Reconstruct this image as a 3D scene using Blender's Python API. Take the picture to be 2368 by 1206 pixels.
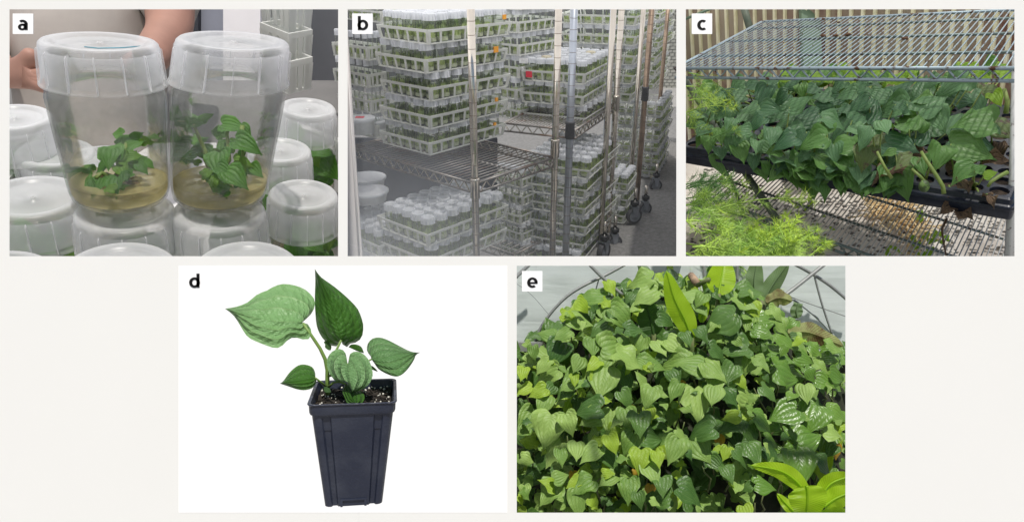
import bpy, bmesh, math, random
from mathutils import Vector, Matrix, noise

# ------------------------------------------------------------------ scene, camera, light
for _o in list(bpy.data.objects):
    bpy.data.objects.remove(_o)
sc = bpy.context.scene
COL = sc.collection
R = math.radians
K = 1600.0                      # focal length in photograph pixels (2368 px wide)
EYE = Vector((0, 0, 1.75))      # eye height above the floor
BOARD = 1.6                     # distance of the display board from the eye

cam_data = bpy.data.cameras.new('camera')
cam_data.sensor_fit = 'HORIZONTAL'
cam_data.angle = 2 * math.atan(1184 / K)
cam_data.clip_start = 0.05
cam_data.clip_end = 400
cam = bpy.data.objects.new('camera', cam_data)
cam.location = EYE
cam.rotation_euler = (R(90), 0, 0)
COL.objects.link(cam)
sc.camera = cam

SUN_EL, SUN_AZ = R(58), R(10)
world = bpy.data.worlds.new('World')
sc.world = world
world.use_nodes = True
_nt = world.node_tree
_sky = _nt.nodes.new('ShaderNodeTexSky')
_sky.sky_type = 'NISHITA'
_sky.sun_disc = False
_sky.sun_elevation = SUN_EL
_sky.sun_rotation = math.pi - SUN_AZ
_bg = _nt.nodes['Background']
_bg.inputs['Strength'].default_value = 0.075
_nt.links.new(_sky.outputs[0], _bg.inputs['Color'])

sun_data = bpy.data.lights.new('sun', 'SUN')
sun_data.energy = 4.9
sun_data.angle = R(1.6)
sun_data.color = (1.0, 0.955, 0.89)
sun = bpy.data.objects.new('sun', sun_data)
_s = Vector((math.sin(SUN_AZ) * math.cos(SUN_EL), -math.cos(SUN_AZ) * math.cos(SUN_EL), math.sin(SUN_EL)))
sun.rotation_euler = _s.to_track_quat('Z', 'Y').to_euler()
sun.location = (1, -3, 6)
COL.objects.link(sun)

sc.view_settings.view_transform = 'Standard'
sc.view_settings.look = 'None'
sc.view_settings.gamma = 1
sc.view_settings.use_curve_mapping = False
sc.view_settings.exposure = -0.04
sc.render.engine = 'CYCLES'
cy = sc.cycles
cy.max_bounces = 14
cy.transparent_max_bounces = 40
cy.transmission_bounces = 10
cy.diffuse_bounces = 5
cy.glossy_bounces = 4
cy.caustics_reflective = False
cy.sample_clamp_indirect = 6
cy.use_denoising = True
cy.blur_glossy = 0.5

# ------------------------------------------------------------------ helpers
def P(px, py, Y):
    """point at distance Y in front of the eye plane, seen at photograph pixel px, py"""
    return EYE + Vector(((px - 1184) / K * Y, Y, (603 - py) / K * Y))

def rnd(a, b):
    return random.uniform(a, b)

MATS = {}
def new_mat(name):
    m = bpy.data.materials.new(name)
    m.use_nodes = True
    nt = m.node_tree
    nt.nodes.clear()
    out = nt.nodes.new('ShaderNodeOutputMaterial')
    MATS[name] = m
    return m, nt, out

def N(nt, kind, **kw):
    n = nt.nodes.new(kind)
    for k, v in kw.items():
        if k.startswith('_'):
            setattr(n, k[1:], v)
        else:
            n.inputs[k.replace('__', ' ')].default_value = v
    return n

def mth(nt, op, a, b=None, c=None, clamp=False):
    n = nt.nodes.new('ShaderNodeMath')
    n.operation = op
    n.use_clamp = clamp
    for i, v in enumerate((a, b, c)):
        if v is None:
            continue
        if isinstance(v, (int, float)):
            n.inputs[i].default_value = v
        else:
            nt.links.new(v, n.inputs[i])
    return n.outputs[0]

def mixc(nt, fac, a, b, mode='MIX'):
    n = nt.nodes.new('ShaderNodeMix')
    n.data_type = 'RGBA'
    n.blend_type = mode
    for sock, v in ((n.inputs[0], fac), (n.inputs[6], a), (n.inputs[7], b)):
        if isinstance(v, (int, float)):
            sock.default_value = v
        elif isinstance(v, (tuple, list)):
            sock.default_value = (*v[:3], 1)
        else:
            nt.links.new(v, sock)
    return n.outputs[2]

def plain(name, col, rough=0.5, metal=0.0, var=0.12, scale=12.0, bump=0.0, spec=0.5, col2=None, coords='Object', detail=5.0, bscale=None, lo=0.35, hi=0.65):
    """principled material whose colour wanders between two tones with a noise"""
    m, nt, out = new_mat(name)
    tc = N(nt, 'ShaderNodeTexCoord')
    nz = N(nt, 'ShaderNodeTexNoise', Scale=scale, Detail=detail, Roughness=0.6)
    nt.links.new(tc.outputs[coords], nz.inputs['Vector'])
    mr = N(nt, 'ShaderNodeMapRange')
    mr.inputs['From Min'].default_value = lo
    mr.inputs['From Max'].default_value = hi
    nt.links.new(nz.outputs['Fac'], mr.inputs['Value'])
    a = tuple(c * (1 - var) for c in col)
    b = col2 or tuple(min(1, c * (1 + var)) for c in col)
    cc = mixc(nt, mr.outputs[0], a, b)
    pb = N(nt, 'ShaderNodeBsdfPrincipled', Roughness=rough, Metallic=metal)
    pb.inputs['Specular IOR Level'].default_value = spec
    nt.links.new(cc, pb.inputs['Base Color'])
    if bump:
        nb = N(nt, 'ShaderNodeTexNoise', Scale=bscale or scale * 4, Detail=4.0)
        nt.links.new(tc.outputs[coords], nb.inputs['Vector'])
        bp = N(nt, 'ShaderNodeBump', Strength=bump, Distance=0.01)
        nt.links.new(nb.outputs['Fac'], bp.inputs['Height'])
        nt.links.new(bp.outputs[0], pb.inputs['Normal'])
    nt.links.new(pb.outputs[0], out.inputs[0])
    return m

def leaf_mat(name, dark, light, vein, rough=0.42, spec=0.45, transl=0.28, blotch=None, blotch_amt=0.0, quilt=0.5, pattern='heart', rvar=0.35, ribs=16.0, cells=0.0):
    m, nt, out = new_mat(name)
    uv = N(nt, 'ShaderNodeUVMap')
    sep = N(nt, 'ShaderNodeSeparateXYZ')
    nt.links.new(uv.outputs[0], sep.inputs[0])
    u, v = sep.outputs[0], sep.outputs[1]
    s = mth(nt, 'ABSOLUTE', mth(nt, 'MULTIPLY_ADD', u, 2.0, -1.0))
    tc = N(nt, 'ShaderNodeTexCoord')
    nz = N(nt, 'ShaderNodeTexNoise', Scale=7.0, Detail=4.0)
    nt.links.new(uv.outputs[0], nz.inputs['Vector'])
    wob = mth(nt, 'MULTIPLY_ADD', nz.outputs['Fac'], 0.12, -0.06)
    sw = mth(nt, 'ADD', s, wob)
    if pattern == 'heart':
        d1 = mth(nt, 'PINGPONG', sw, 0.17)
        lat = mth(nt, 'PINGPONG', mth(nt, 'ADD', mth(nt, 'MULTIPLY', v, 13.0), mth(nt, 'ADD', mth(nt, 'MULTIPLY', s, -4.0), mth(nt, 'MULTIPLY', wob, 9.0))), 0.5)
        main = mth(nt, 'SUBTRACT', 1.0, mth(nt, 'DIVIDE', d1, 0.026), clamp=True)
        sec = mth(nt, 'SUBTRACT', 1.0, mth(nt, 'DIVIDE', lat, 0.11), clamp=True)
        mask = mth(nt, 'MAXIMUM', main, mth(nt, 'MULTIPLY', sec, 0.10))
        hgt = mth(nt, 'ADD', mth(nt, 'MULTIPLY', mth(nt, 'POWER', mth(nt, 'DIVIDE', d1, 0.17), 0.5), 0.8), mth(nt, 'MULTIPLY', mth(nt, 'POWER', mth(nt, 'MULTIPLY', lat, 2.0), 0.6), 0.18))
    else:               # long blade: midrib and fine parallel side veins
        mid = mth(nt, 'SUBTRACT', 1.0, mth(nt, 'DIVIDE', s, 0.055), clamp=True)
        lat = mth(nt, 'PINGPONG', mth(nt, 'ADD', mth(nt, 'MULTIPLY', v, ribs), mth(nt, 'MULTIPLY', s, -2.2)), 0.5)
        sec = mth(nt, 'SUBTRACT', 1.0, mth(nt, 'DIVIDE', lat, 0.2), clamp=True)
        mask = mth(nt, 'MAXIMUM', mid, mth(nt, 'MULTIPLY', sec, 0.3))
        hgt = mth(nt, 'MULTIPLY', lat, 1.2)
    if cells:           # fine net of small veins between the main ones
        vo = N(nt, 'ShaderNodeTexVoronoi', _feature='DISTANCE_TO_EDGE', Scale=22.0)
        mpv = N(nt, 'ShaderNodeMapping')
        mpv.inputs['Scale'].default_value = (1.0, 0.8, 1.0)
        nt.links.new(uv.outputs[0], mpv.inputs['Vector'])
        nt.links.new(mpv.outputs[0], vo.inputs['Vector'])
        vd = mth(nt, 'MULTIPLY', vo.outputs['Distance'], 5.0, clamp=True)
        hgt = mth(nt, 'ADD', hgt, mth(nt, 'MULTIPLY', mth(nt, 'POWER', vd, 0.6), cells))
        mask = mth(nt, 'MAXIMUM', mask, mth(nt, 'MULTIPLY', mth(nt, 'SUBTRACT', 1.0, mth(nt, 'MULTIPLY', vd, 3.0), clamp=True), 0.25 * cells))
    n2 = N(nt, 'ShaderNodeTexNoise', Scale=2.3, Detail=3.0)
    nt.links.new(tc.outputs['Object'], n2.inputs['Vector'])
    info = N(nt, 'ShaderNodeObjectInfo')
    f = mth(nt, 'ADD', mth(nt, 'MULTIPLY', n2.outputs['Fac'], 0.8), mth(nt, 'MULTIPLY_ADD', info.outputs['Random'], rvar * 2, -rvar + 0.1), clamp=True)
    cc = mixc(nt, f, dark, light)
    cc = mixc(nt, mth(nt, 'MULTIPLY', mask, 0.5), cc, vein)
    if blotch:
        n3 = N(nt, 'ShaderNodeTexNoise', Scale=2.6, Detail=6.0, Roughness=0.65)
        nt.links.new(tc.outputs['Object'], n3.inputs['Vector'])
        bf = mth(nt, 'MULTIPLY', mth(nt, 'SUBTRACT', n3.outputs['Fac'], 1 - blotch_amt), 14.0, clamp=True)
        cc = mixc(nt, bf, cc, blotch)
    pb = N(nt, 'ShaderNodeBsdfPrincipled', Roughness=rough)
    pb.inputs['Specular IOR Level'].default_value = spec
    nt.links.new(cc, pb.inputs['Base Color'])
    bp = N(nt, 'ShaderNodeBump', Strength=quilt, Distance=0.008)
    nt.links.new(hgt, bp.inputs['Height'])
    nt.links.new(bp.outputs[0], pb.inputs['Normal'])
    tr = N(nt, 'ShaderNodeBsdfTranslucent')
    tcol = mixc(nt, 1.0, cc, (1.25, 1.35, 0.5), 'MULTIPLY')
    nt.links.new(tcol, tr.inputs['Color'])
    mx = N(nt, 'ShaderNodeMixShader')
    mx.inputs[0].default_value = transl
    nt.links.new(pb.outputs[0], mx.inputs[1])
    nt.links.new(tr.outputs[0], mx.inputs[2])
    nt.links.new(mx.outputs[0], out.inputs[0])
    return m

def thin_glass(name, tint=(0.95, 0.97, 0.96), edge=(0.62, 0.68, 0.68), rough=0.03, film=0.0, blend=0.35):
    """clear wall seen without refraction: tinted see-through, darker at the rim, mirror by fresnel"""
    m, nt, out = new_mat(name)
    lw = N(nt, 'ShaderNodeLayerWeight', Blend=blend)
    cc = mixc(nt, mth(nt, 'POWER', lw.outputs['Facing'], 3.0), tint, edge)
    tr = N(nt, 'ShaderNodeBsdfTransparent')
    nt.links.new(cc, tr.inputs['Color'])
    gl = N(nt, 'ShaderNodeBsdfGlossy', Roughness=rough)
    fr = N(nt, 'ShaderNodeFresnel', IOR=1.45)
    mx = N(nt, 'ShaderNodeMixShader')
    nt.links.new(mth(nt, 'MULTIPLY', fr.outputs[0], 0.6, clamp=True), mx.inputs[0])
    nt.links.new(tr.outputs[0], mx.inputs[1])
    nt.links.new(gl.outputs[0], mx.inputs[2])
    last = mx
    if film:
        tc = N(nt, 'ShaderNodeTexCoord')
        nz = N(nt, 'ShaderNodeTexNoise', Scale=9.0, Detail=8.0, Roughness=0.7)
        nt.links.new(tc.outputs['Object'], nz.inputs['Vector'])
        df = N(nt, 'ShaderNodeBsdfDiffuse', Color=(0.8, 0.82, 0.8, 1))
        m2 = N(nt, 'ShaderNodeMixShader')
        nt.links.new(mth(nt, 'MULTIPLY', mth(nt, 'SUBTRACT', nz.outputs['Fac'], 0.4, clamp=True), film * 4.0, clamp=True), m2.inputs[0])
        nt.links.new(mx.outputs[0], m2.inputs[1])
        nt.links.new(df.outputs[0], m2.inputs[2])
        last = m2
    nt.links.new(last.outputs[0], out.inputs[0])
    return m

def milky(name, col=(0.86, 0.87, 0.88), clear=0.3, transl=0.45, rough=0.3, scale=20.0, gloss=0.5):
    """milky see-through plastic or film"""
    m, nt, out = new_mat(name)
    tc = N(nt, 'ShaderNodeTexCoord')
    nz = N(nt, 'ShaderNodeTexNoise', Scale=scale, Detail=4.0)
    nt.links.new(tc.outputs['Object'], nz.inputs['Vector'])
    cc = mixc(nt, nz.outputs['Fac'], tuple(c * 0.93 for c in col), col)
    pb = N(nt, 'ShaderNodeBsdfPrincipled', Roughness=rough)
    pb.inputs['Specular IOR Level'].default_value = gloss
    nt.links.new(cc, pb.inputs['Base Color'])
    tr = N(nt, 'ShaderNodeBsdfTranslucent')
    nt.links.new(cc, tr.inputs['Color'])
    m1 = N(nt, 'ShaderNodeMixShader')
    m1.inputs[0].default_value = transl
    nt.links.new(pb.outputs[0], m1.inputs[1])
    nt.links.new(tr.outputs[0], m1.inputs[2])
    tp = N(nt, 'ShaderNodeBsdfTransparent')
    m2 = N(nt, 'ShaderNodeMixShader')
    lw = N(nt, 'ShaderNodeLayerWeight', Blend=0.4)
    nt.links.new(mth(nt, 'MULTIPLY', mth(nt, 'SUBTRACT', 1.0, lw.outputs['Facing'], clamp=True), clear * 1.4, clamp=True), m2.inputs[0])
    nt.links.new(m1.outputs[0], m2.inputs[1])
    nt.links.new(tp.outputs[0], m2.inputs[2])
    nt.links.new(m2.outputs[0], out.inputs[0])
    return m

class MB:
    """collects shapes and links them as one mesh object"""
    def __init__(self):
        self.v, self.f, self.mi, self.uv = [], [], [], {}
        self.cur = 0
    def add(self, verts, faces, uvs=None):
        b = len(self.v)
        self.v += [tuple(p) for p in verts]
        for fc in faces:
            self.f.append(tuple(i + b for i in fc))
            self.mi.append(self.cur)
        if uvs:
            for i, t in enumerate(uvs):
                self.uv[b + i] = t
        return b
    def box(self, lo, hi, M=None):
        x0, y0, z0 = lo; x1, y1, z1 = hi
        vs = [Vector(p) for p in ((x0,y0,z0),(x1,y0,z0),(x1,y1,z0),(x0,y1,z0),(x0,y0,z1),(x1,y0,z1),(x1,y1,z1),(x0,y1,z1))]
        if M is not None:
            vs = [M @ p for p in vs]
        self.add(vs, [(3,2,1,0),(4,5,6,7),(0,1,5,4),(1,2,6,5),(2,3,7,6),(3,0,4,7)])
    def tube(self, pts, r, n=6, caps=True):
        pts = [Vector(p) for p in pts]
        rs = r if isinstance(r, (list, tuple)) else [r] * len(pts)
        rings = []
        up = None
        for i, p in enumerate(pts):
            d = (pts[min(i + 1, len(pts) - 1)] - pts[max(i - 1, 0)])
            if d.length < 1e-9:
                d = Vector((0, 0, 1))
            d.normalize()
            if up is None:
                up = Vector((0, 0, 1)) if abs(d.z) < 0.9 else Vector((1, 0, 0))
            a = d.cross(up)
            if a.length < 1e-6:
                a = d.cross(Vector((0.3, 1, 0.2)))
            a.normalize()
            b = a.cross(d).normalized()
            up = b
            rings.append([p + (a * math.cos(2 * math.pi * k / n) + b * math.sin(2 * math.pi * k / n)) * rs[i] for k in range(n)])
        vs = [q for rg in rings for q in rg]
        fs = []
        for i in range(len(rings) - 1):
            for k in range(n):
                k2 = (k + 1) % n
                fs.append((i * n + k, i * n + k2, (i + 1) * n + k2, (i + 1) * n + k))
        if caps:
            fs.append(tuple(range(n))[::-1])
            fs.append(tuple((len(rings) - 1) * n + k for k in range(n)))
        self.add(vs, fs)
    def lathe(self, prof, n=24, M=None, cap0=False, cap1=False):
        vs = []
        for (r, z) in prof:
            for k in range(n):
                a = 2 * math.pi * k / n
                q = Vector((r * math.cos(a), r * math.sin(a), z))
                vs.append(M @ q if M is not None else q)
        fs = []
        for i in range(len(prof) - 1):
            for k in range(n):
                k2 = (k + 1) % n
                fs.append((i * n + k, i * n + k2, (i + 1) * n + k2, (i + 1) * n + k))
        if cap0:
            fs.append(tuple(range(n))[::-1])
        if cap1:
            fs.append(tuple((len(prof) - 1) * n + k for k in range(n)))
        self.add(vs, fs)
    def ball(self, c, r, seg=8, rings=5, sq=(1, 1, 1), jit=0.0):
        c = Vector(c)
        vs = [c + Vector((0, 0, r * sq[2]))]
        for i in range(1, rings):
            t = math.pi * i / rings
            for k in range(seg):
                a = 2 * math.pi * k / seg
                j = 1 + rnd(-jit, jit)
                vs.append(c + Vector((r * sq[0] * math.sin(t) * math.cos(a) * j, r * sq[1] * math.sin(t) * math.sin(a) * j, r * sq[2] * math.cos(t) * j)))
        vs.append(c - Vector((0, 0, r * sq[2])))
        fs = [(0, 1 + k, 1 + (k + 1) % seg) for k in range(seg)]
        for i in range(rings - 2):
            for k in range(seg):
                a, b = 1 + i * seg + k, 1 + i * seg + (k + 1) % seg
                fs.append((a, a + seg, b + seg, b))
        L = len(vs) - 1
        o = 1 + (rings - 2) * seg
        fs += [(L, o + (k + 1) % seg, o + k) for k in range(seg)]
        self.add(vs, fs)
    def mesh(self, name, mats, smooth=True):
        me = bpy.data.meshes.new(name)
        me.from_pydata(self.v, [], self.f)
        mats = mats if isinstance(mats, (list, tuple)) else [mats]
        for m in mats:
            me.materials.append(MATS[m] if isinstance(m, str) else m)
        if len(mats) > 1:
            me.polygons.foreach_set('material_index', self.mi)
        me.polygons.foreach_set('use_smooth', [smooth] * len(self.f))
        if self.uv:
            ul = me.uv_layers.new(name='UVMap')
            li = [0] * len(me.loops)
            me.loops.foreach_get('vertex_index', li)
            flat = []
            for i in li:
                flat += self.uv.get(i, (0.5, 0.5))
            ul.data.foreach_set('uv', flat)
        me.update()
        return me
    def build(self, name, mats, parent=None, smooth=True, **tags):
        return link(name, self.mesh(name, mats, smooth), parent, **tags)

def link(name, data, parent=None, M=None, **tags):
    o = bpy.data.objects.new(name, data)
    COL.objects.link(o)
    if parent is not None:
        o.parent = parent
        # every empty below is placed by its own basis matrix; children are built in world space unless 'local'
        if not tags.pop('local', False):
            b = parent
            W = b.matrix_basis.copy()
            while b.parent is not None:
                W = b.parent.matrix_basis @ b.matrix_parent_inverse @ W if False else (b.matrix_parent_inverse @ W)
                b = b.parent
                W = b.matrix_basis @ W
            o.matrix_parent_inverse = W.inverted()
    tags.pop('local', None)
    if M is not None:
        o.matrix_basis = M
    for k, val in tags.items():
        o[k] = val
    return o

def thing(name, label, category, loc=(0, 0, 0), group=None, M=None):
    o = bpy.data.objects.new(name, None)
    COL.objects.link(o)
    o.empty_display_size = 0.05
    o.matrix_basis = M if M is not None else Matrix.Translation(Vector(loc))
    o['label'] = label
    o['category'] = category
    if group:
        o['group'] = group
    return o

def frame(origin, x, y, z):
    M = Matrix.Identity(4)
    for i, a in enumerate((x, y, z)):
        M[0][i], M[1][i], M[2][i] = a.x, a.y, a.z
    M.translation = origin
    return M

def smooth_flat(o, ang=35):
    """soft shading with creases"""
    me = o.data
    bm = bmesh.new(); bm.from_mesh(me)
    for e in bm.edges:
        if len(e.link_faces) == 2 and e.calc_face_angle(0) > R(ang):
            e.smooth = False
    bm.to_mesh(me); bm.free()

# ------------------------------------------------------------------ leaf shapes
HEART = [(0, 0), (.07, -.07), (.19, -.15), (.33, -.13), (.43, -.02), (.475, .13), (.46, .30), (.39, .47), (.28, .63), (.155, .78), (.055, .91), (0, 1.04)]
HEART_MID = [0, .005, .02, .05, .10, .19, .33, .49, .65, .79, .91, 1.0]

def heart_leaf_mesh(name, mat, width=1.0, cup=0.25, droop=0.25, fold=0.1, wave=0.03, seed=0, ns=3, outline=HEART, midl=HEART_MID, ragged=0.0, curl=0.0):
    rr = random.Random(seed)
    mb = MB()
    ph = rr.uniform(0, 6)
    n = len(outline)
    wl, wr = width * rr.uniform(.93, 1.07), width * rr.uniform(.93, 1.07)
    bend = rr.uniform(-.06, .06)
    for side in (-1, 1):
        vs, us, fs = [], [], []
        for i in range(n):
            ox, oy = outline[i]
            if ragged and 0 < i < n - 1:
                k = 1 - rr.uniform(0, ragged)
                ox *= k
            ox *= (wl if side < 0 else wr)
            for j in range(ns + 1):
                s = j / ns
                x = ox * s
                y = midl[i] * (1 - s) + oy * s
                z = cup * x * x * 1.6 + fold * x - droop * max(0, y) ** 2 - .35 * droop * max(0, -y)
                z += wave * math.sin(9 * y + ph + side) * s * s * (x * 2 + .1)
                if curl:
                    z += curl * math.sin(5 * x + 3 * y + ph) * (x + .15) * 1.2
                vs.append((side * x + bend * y * y, y, z))
                us.append((.5 + .5 * side * s, i / (n - 1)))
        for i in range(n - 1):
            for j in range(ns):
                a, b, c, d = i * (ns + 1) + j, i * (ns + 1) + j + 1, (i + 1) * (ns + 1) + j + 1, (i + 1) * (ns + 1) + j
                fs.append((a, b, c, d) if side > 0 else (d, c, b, a))
        mb.add(vs, fs, us)
    me = mb.mesh(name, mat)
    bm = bmesh.new(); bm.from_mesh(me)
    bmesh.ops.remove_doubles(bm, verts=bm.verts, dist=1e-5)
    bmesh.ops.dissolve_degenerate(bm, edges=bm.edges, dist=1e-6)
    bm.to_mesh(me); bm.free()
    for p in me.polygons:
        p.use_smooth = True
    return me

def leaf_matrix(base, ydir, normal, size):
    y = ydir.normalized()
    z = normal - y * normal.dot(y)
    if z.length < 1e-4:
        z = y.orthogonal()
    z.normalize()
    x = y.cross(z)
    M = frame(base, x, y, z)
    return M @ Matrix.Scale(size, 4)

def outline_leaf(mb, base, tip, left, right, depth, n=16, ns=5, midp=1.5, curve=0.0):
    """leaf built in space from its outline: left/right are chains of (px,py) from the notch to the tip,
    depth(px, py, s) gives the distance of every point from the eye"""
    def resample(ch, n):
        pts = [Vector(c) for c in ch]
        # smooth (Catmull-Rom) then even spacing
        dense = []
        for i in range(len(pts) - 1):
            p0, p1, p2, p3 = pts[max(i - 1, 0)], pts[i], pts[i + 1], pts[min(i + 2, len(pts) - 1)]
            for k in range(8):
                t = k / 8
                dense.append(0.5 * ((2 * p1) + (p2 - p0) * t + (2 * p0 - 5 * p1 + 4 * p2 - p3) * t * t + (3 * p1 - p0 - 3 * p2 + p3) * t ** 3))
        dense.append(pts[-1])
        L = [0]
        for a, b in zip(dense, dense[1:]):
            L.append(L[-1] + (b - a).length)
        out, j = [], 0
        for i in range(n + 1):
            d = L[-1] * i / n
            while j < len(L) - 2 and L[j + 1] < d:
                j += 1
            t = (d - L[j]) / max(1e-9, L[j + 1] - L[j])
            out.append(dense[j].lerp(dense[j + 1], min(1, t)))
        return out
    b, t = Vector(base), Vector(tip)
    perp = Vector((-(t - b).y, (t - b).x))
    for side, chain in ((-1, left), (1, right)):
        ch = resample([base] + list(chain) + [tip], n)
        vs, us, fs = [], [], []
        for i in range(n + 1):
            tt = (i / n) ** midp
            mp = b.lerp(t, tt) + perp * curve * math.sin(math.pi * tt)
            for j in range(ns + 1):
                s = j / ns
                q = mp.lerp(ch[i], s)
                vs.append(P(q.x, q.y, depth(q.x, q.y, side * s)))
                us.append((.5 + .5 * side * s, i / n))
        for i in range(n):
            for j in range(ns):
                a, b2, c, d = i * (ns + 1) + j, i * (ns + 1) + j + 1, (i + 1) * (ns + 1) + j + 1, (i + 1) * (ns + 1) + j
                fs.append((a, b2, c, d) if side > 0 else (d, c, b2, a))
        mb.add(vs, fs, us)

def merge(o, dist=1e-5):
    bm = bmesh.new(); bm.from_mesh(o.data)
    bmesh.ops.remove_doubles(bm, verts=bm.verts, dist=dist)
    bm.to_mesh(o.data); bm.free()
# ------------------------------------------------------------------ floor and display board
plain('concrete_floor', (0.30, 0.29, 0.28), rough=0.8, var=0.2, scale=3, bump=0.2)
plain('board_paint', (0.80, 0.796, 0.77), rough=0.75, var=0.004, scale=4, spec=0.2)
plain('white_paper', (0.93, 0.93, 0.93), rough=0.8, var=0.002, scale=4, spec=0.1)
plain('black_ink', (0.006, 0.006, 0.006), rough=0.6, var=0.05, spec=0.2)
plain('grey_steel', (0.45, 0.46, 0.47), rough=0.35, metal=0.9)

mb = MB()
mb.add([(-40, -40, 0), (40, -40, 0), (40, 60, 0), (-40, 60, 0)], [(0, 1, 2, 3)])
mb.build('ground', 'concrete_floor', kind='structure')

PANELS = {'a': (22, 22, 782, 592), 'b': (804, 22, 1564, 592), 'c': (1586, 22, 2346, 592),
          'd': (413, 614, 1173, 1184), 'e': (1195, 614, 1955, 1184)}
def board():
    t = thing('display_board', 'off-white display board with window openings around the pictures', 'display board', (0, BOARD, 0))
    xs = sorted({-480, 2848} | {p[i] for k, p in PANELS.items() if k != 'd' for i in (0, 2)})
    ys = sorted({-70, 1900} | {p[i] for k, p in PANELS.items() if k != 'd' for i in (1, 3)})
    TH = 0.004
    mb = MB()
    holes = [p for k, p in PANELS.items() if k != 'd']
    for i in range(len(xs) - 1):
        for j in range(len(ys) - 1):
            cx, cyy = (xs[i] + xs[i + 1]) / 2, (ys[j] + ys[j + 1]) / 2
            if any(h[0] < cx < h[2] and h[1] < cyy < h[3] for h in holes):
                continue
            c = [P(xs[i], ys[j + 1], BOARD), P(xs[i + 1], ys[j + 1], BOARD), P(xs[i + 1], ys[j], BOARD), P(xs[i], ys[j], BOARD)]
            mb.add(c, [(0, 1, 2, 3)])
    for h in holes:         # reveals splay outward behind the face
        f = [P(h[0], h[3], BOARD), P(h[2], h[3], BOARD), P(h[2], h[1], BOARD), P(h[0], h[1], BOARD)]
        g = 5
        bk = [P(h[0] - g, h[3] + g, BOARD) + Vector((0, TH, 0)), P(h[2] + g, h[3] + g, BOARD) + Vector((0, TH, 0)),
              P(h[2] + g, h[1] - g, BOARD) + Vector((0, TH, 0)), P(h[0] - g, h[1] - g, BOARD) + Vector((0, TH, 0))]
        mb.add(f + bk, [(0, 4, 5, 1), (1, 5, 6, 2), (2, 6, 7, 3), (3, 7, 4, 0)])
    o = mb.build('board_face', 'board_paint', t, smooth=False)
    merge(o)
    for px in (-470, 2838):
        mb = MB()
        a = P(px, 1900, BOARD)
        mb.box((a.x - .03, BOARD + .01, 0), (a.x + .03, BOARD + .05, P(0, -60, BOARD).z))
        mb.build('leg', 'grey_steel', t, smooth=False)
board()

# white backing sheet of picture d, pinned on the board
mb = MB()
x0, y0, x1, y1 = PANELS['d']
a, b = P(x0, y1, BOARD), P(x1, y0, BOARD)
mb.box((a.x, BOARD - .0004, a.z), (b.x, BOARD - .0001, b.z))
mb.build('backing_sheet', 'white_paper', smooth=False, label='plain white sheet behind the potted seedling', category='backdrop')

def tag_sign(letter, px, py, bx, size=47):
    """small white square sign with a bold letter"""
    words = {'a': 'jars on lids', 'b': 'shelves of jars', 'c': 'tray of seedlings', 'd': 'potted seedling', 'e': 'leafy mound'}
    y = BOARD - .0065
    lo, hi = P(px, py + size, BOARD), P(px + size, py, BOARD)
    t = thing('letter_sign', 'small white sign with bold black letter %s by the %s' % (letter, words[letter]), 'sign', (lo.x, y, lo.z), group='letter signs')
    if letter != 'd':           # plate, and a thin strap holding the plate to the back of the board
        mb = MB()
        mb.box((lo.x, y, lo.z), (hi.x, y + .0015, hi.z))
        mb.build('plate', 'white_paper', t, smooth=False)
        mb = MB()
        top = P(px, py - 14, BOARD)
        for fx in (.3, .7):
            xx = lo.x + (hi.x - lo.x) * fx
            mb.tube([(xx, y + .002, hi.z - .004), (xx, BOARD + .006, hi.z + .008), (xx, BOARD + .008, top.z)], .0002, 4)
        mb.build('hanging_thread', 'grey_steel', t)
    # bold letter, laid out in photograph pixels around its baseline centre
    mb = MB()
    yl = y - .0008 if letter != 'd' else BOARD - .0018
    def quad(x0, z0, x1, z1):
        b0 = P(bx, base, BOARD)
        mb.box((b0.x + x0 * .001, yl, b0.z + z0 * .001), (b0.x + x1 * .001, yl + .0006, b0.z + z1 * .001))
    def arc(cx, cz, rx, rz, tx, tz, a0, a1, n=26):
        b0 = P(bx, base, BOARD)
        vs, fs = [], []
        for k in range(n + 1):
            a = R(a0 + (a1 - a0) * k / n)
            c, s_ = math.cos(a), math.sin(a)
            for (qx, qz) in ((rx, rz), (rx - tx, rz - tz)):
                for dy in (0, .0006):
                    vs.append((b0.x + (cx + c * qx) * .001, yl + dy, b0.z + (cz + s_ * qz) * .001))
        for k in range(n):
            a, b = 4 * k, 4 * k + 4
            fs += [(a, a + 2, b + 2, b), (a, b, b + 1, a + 1), (a + 2, a + 3, b + 3, b + 2)]
        fs += [(0, 1, 3, 2), (4 * n, 4 * n + 2, 4 * n + 3, 4 * n + 1)]
        mb.add(vs, fs)
    base = {'a': 72, 'b': 72, 'c': 72, 'd': 664, 'e': 664}[letter]
    if letter == 'c':
        arc(2, 11.5, 12.5, 12, 7.5, 5, 52, 308)
    elif letter == 'e':
        arc(0, 11.5, 12.3, 12, 7.2, 5, -4, 309)
        quad(-6, 8.6, 12, 12.6)
    elif letter == 'b':
        quad(-12, 0, -5, 32)
        arc(-.5, 11.5, 12.5, 12, 7, 5.2, -180, 180)
    elif letter == 'd':
        quad(5, 0, 12, 32)
        arc(.5, 11.5, 12.5, 12, 7, 5.2, -180, 180)
    elif letter == 'a':
        quad(4, 0, 11, 15)
        arc(-1, 13, 12, 10.5, 7, 5, 0, 128)
        arc(-1.5, 7, 10, 7.5, 6.5, 4.2, -180, 180)
        quad(-2, 10.6, 5, 14.4)
    mb.build('letter', 'black_ink', t, smooth=False)
tag_sign('a', 34, 34, 58)
tag_sign('b', 816, 34, 841)
tag_sign('c', 1598, 34, 1621)
tag_sign('d', 425, 626, 450)
tag_sign('e', 1207, 626, 1231)
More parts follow.
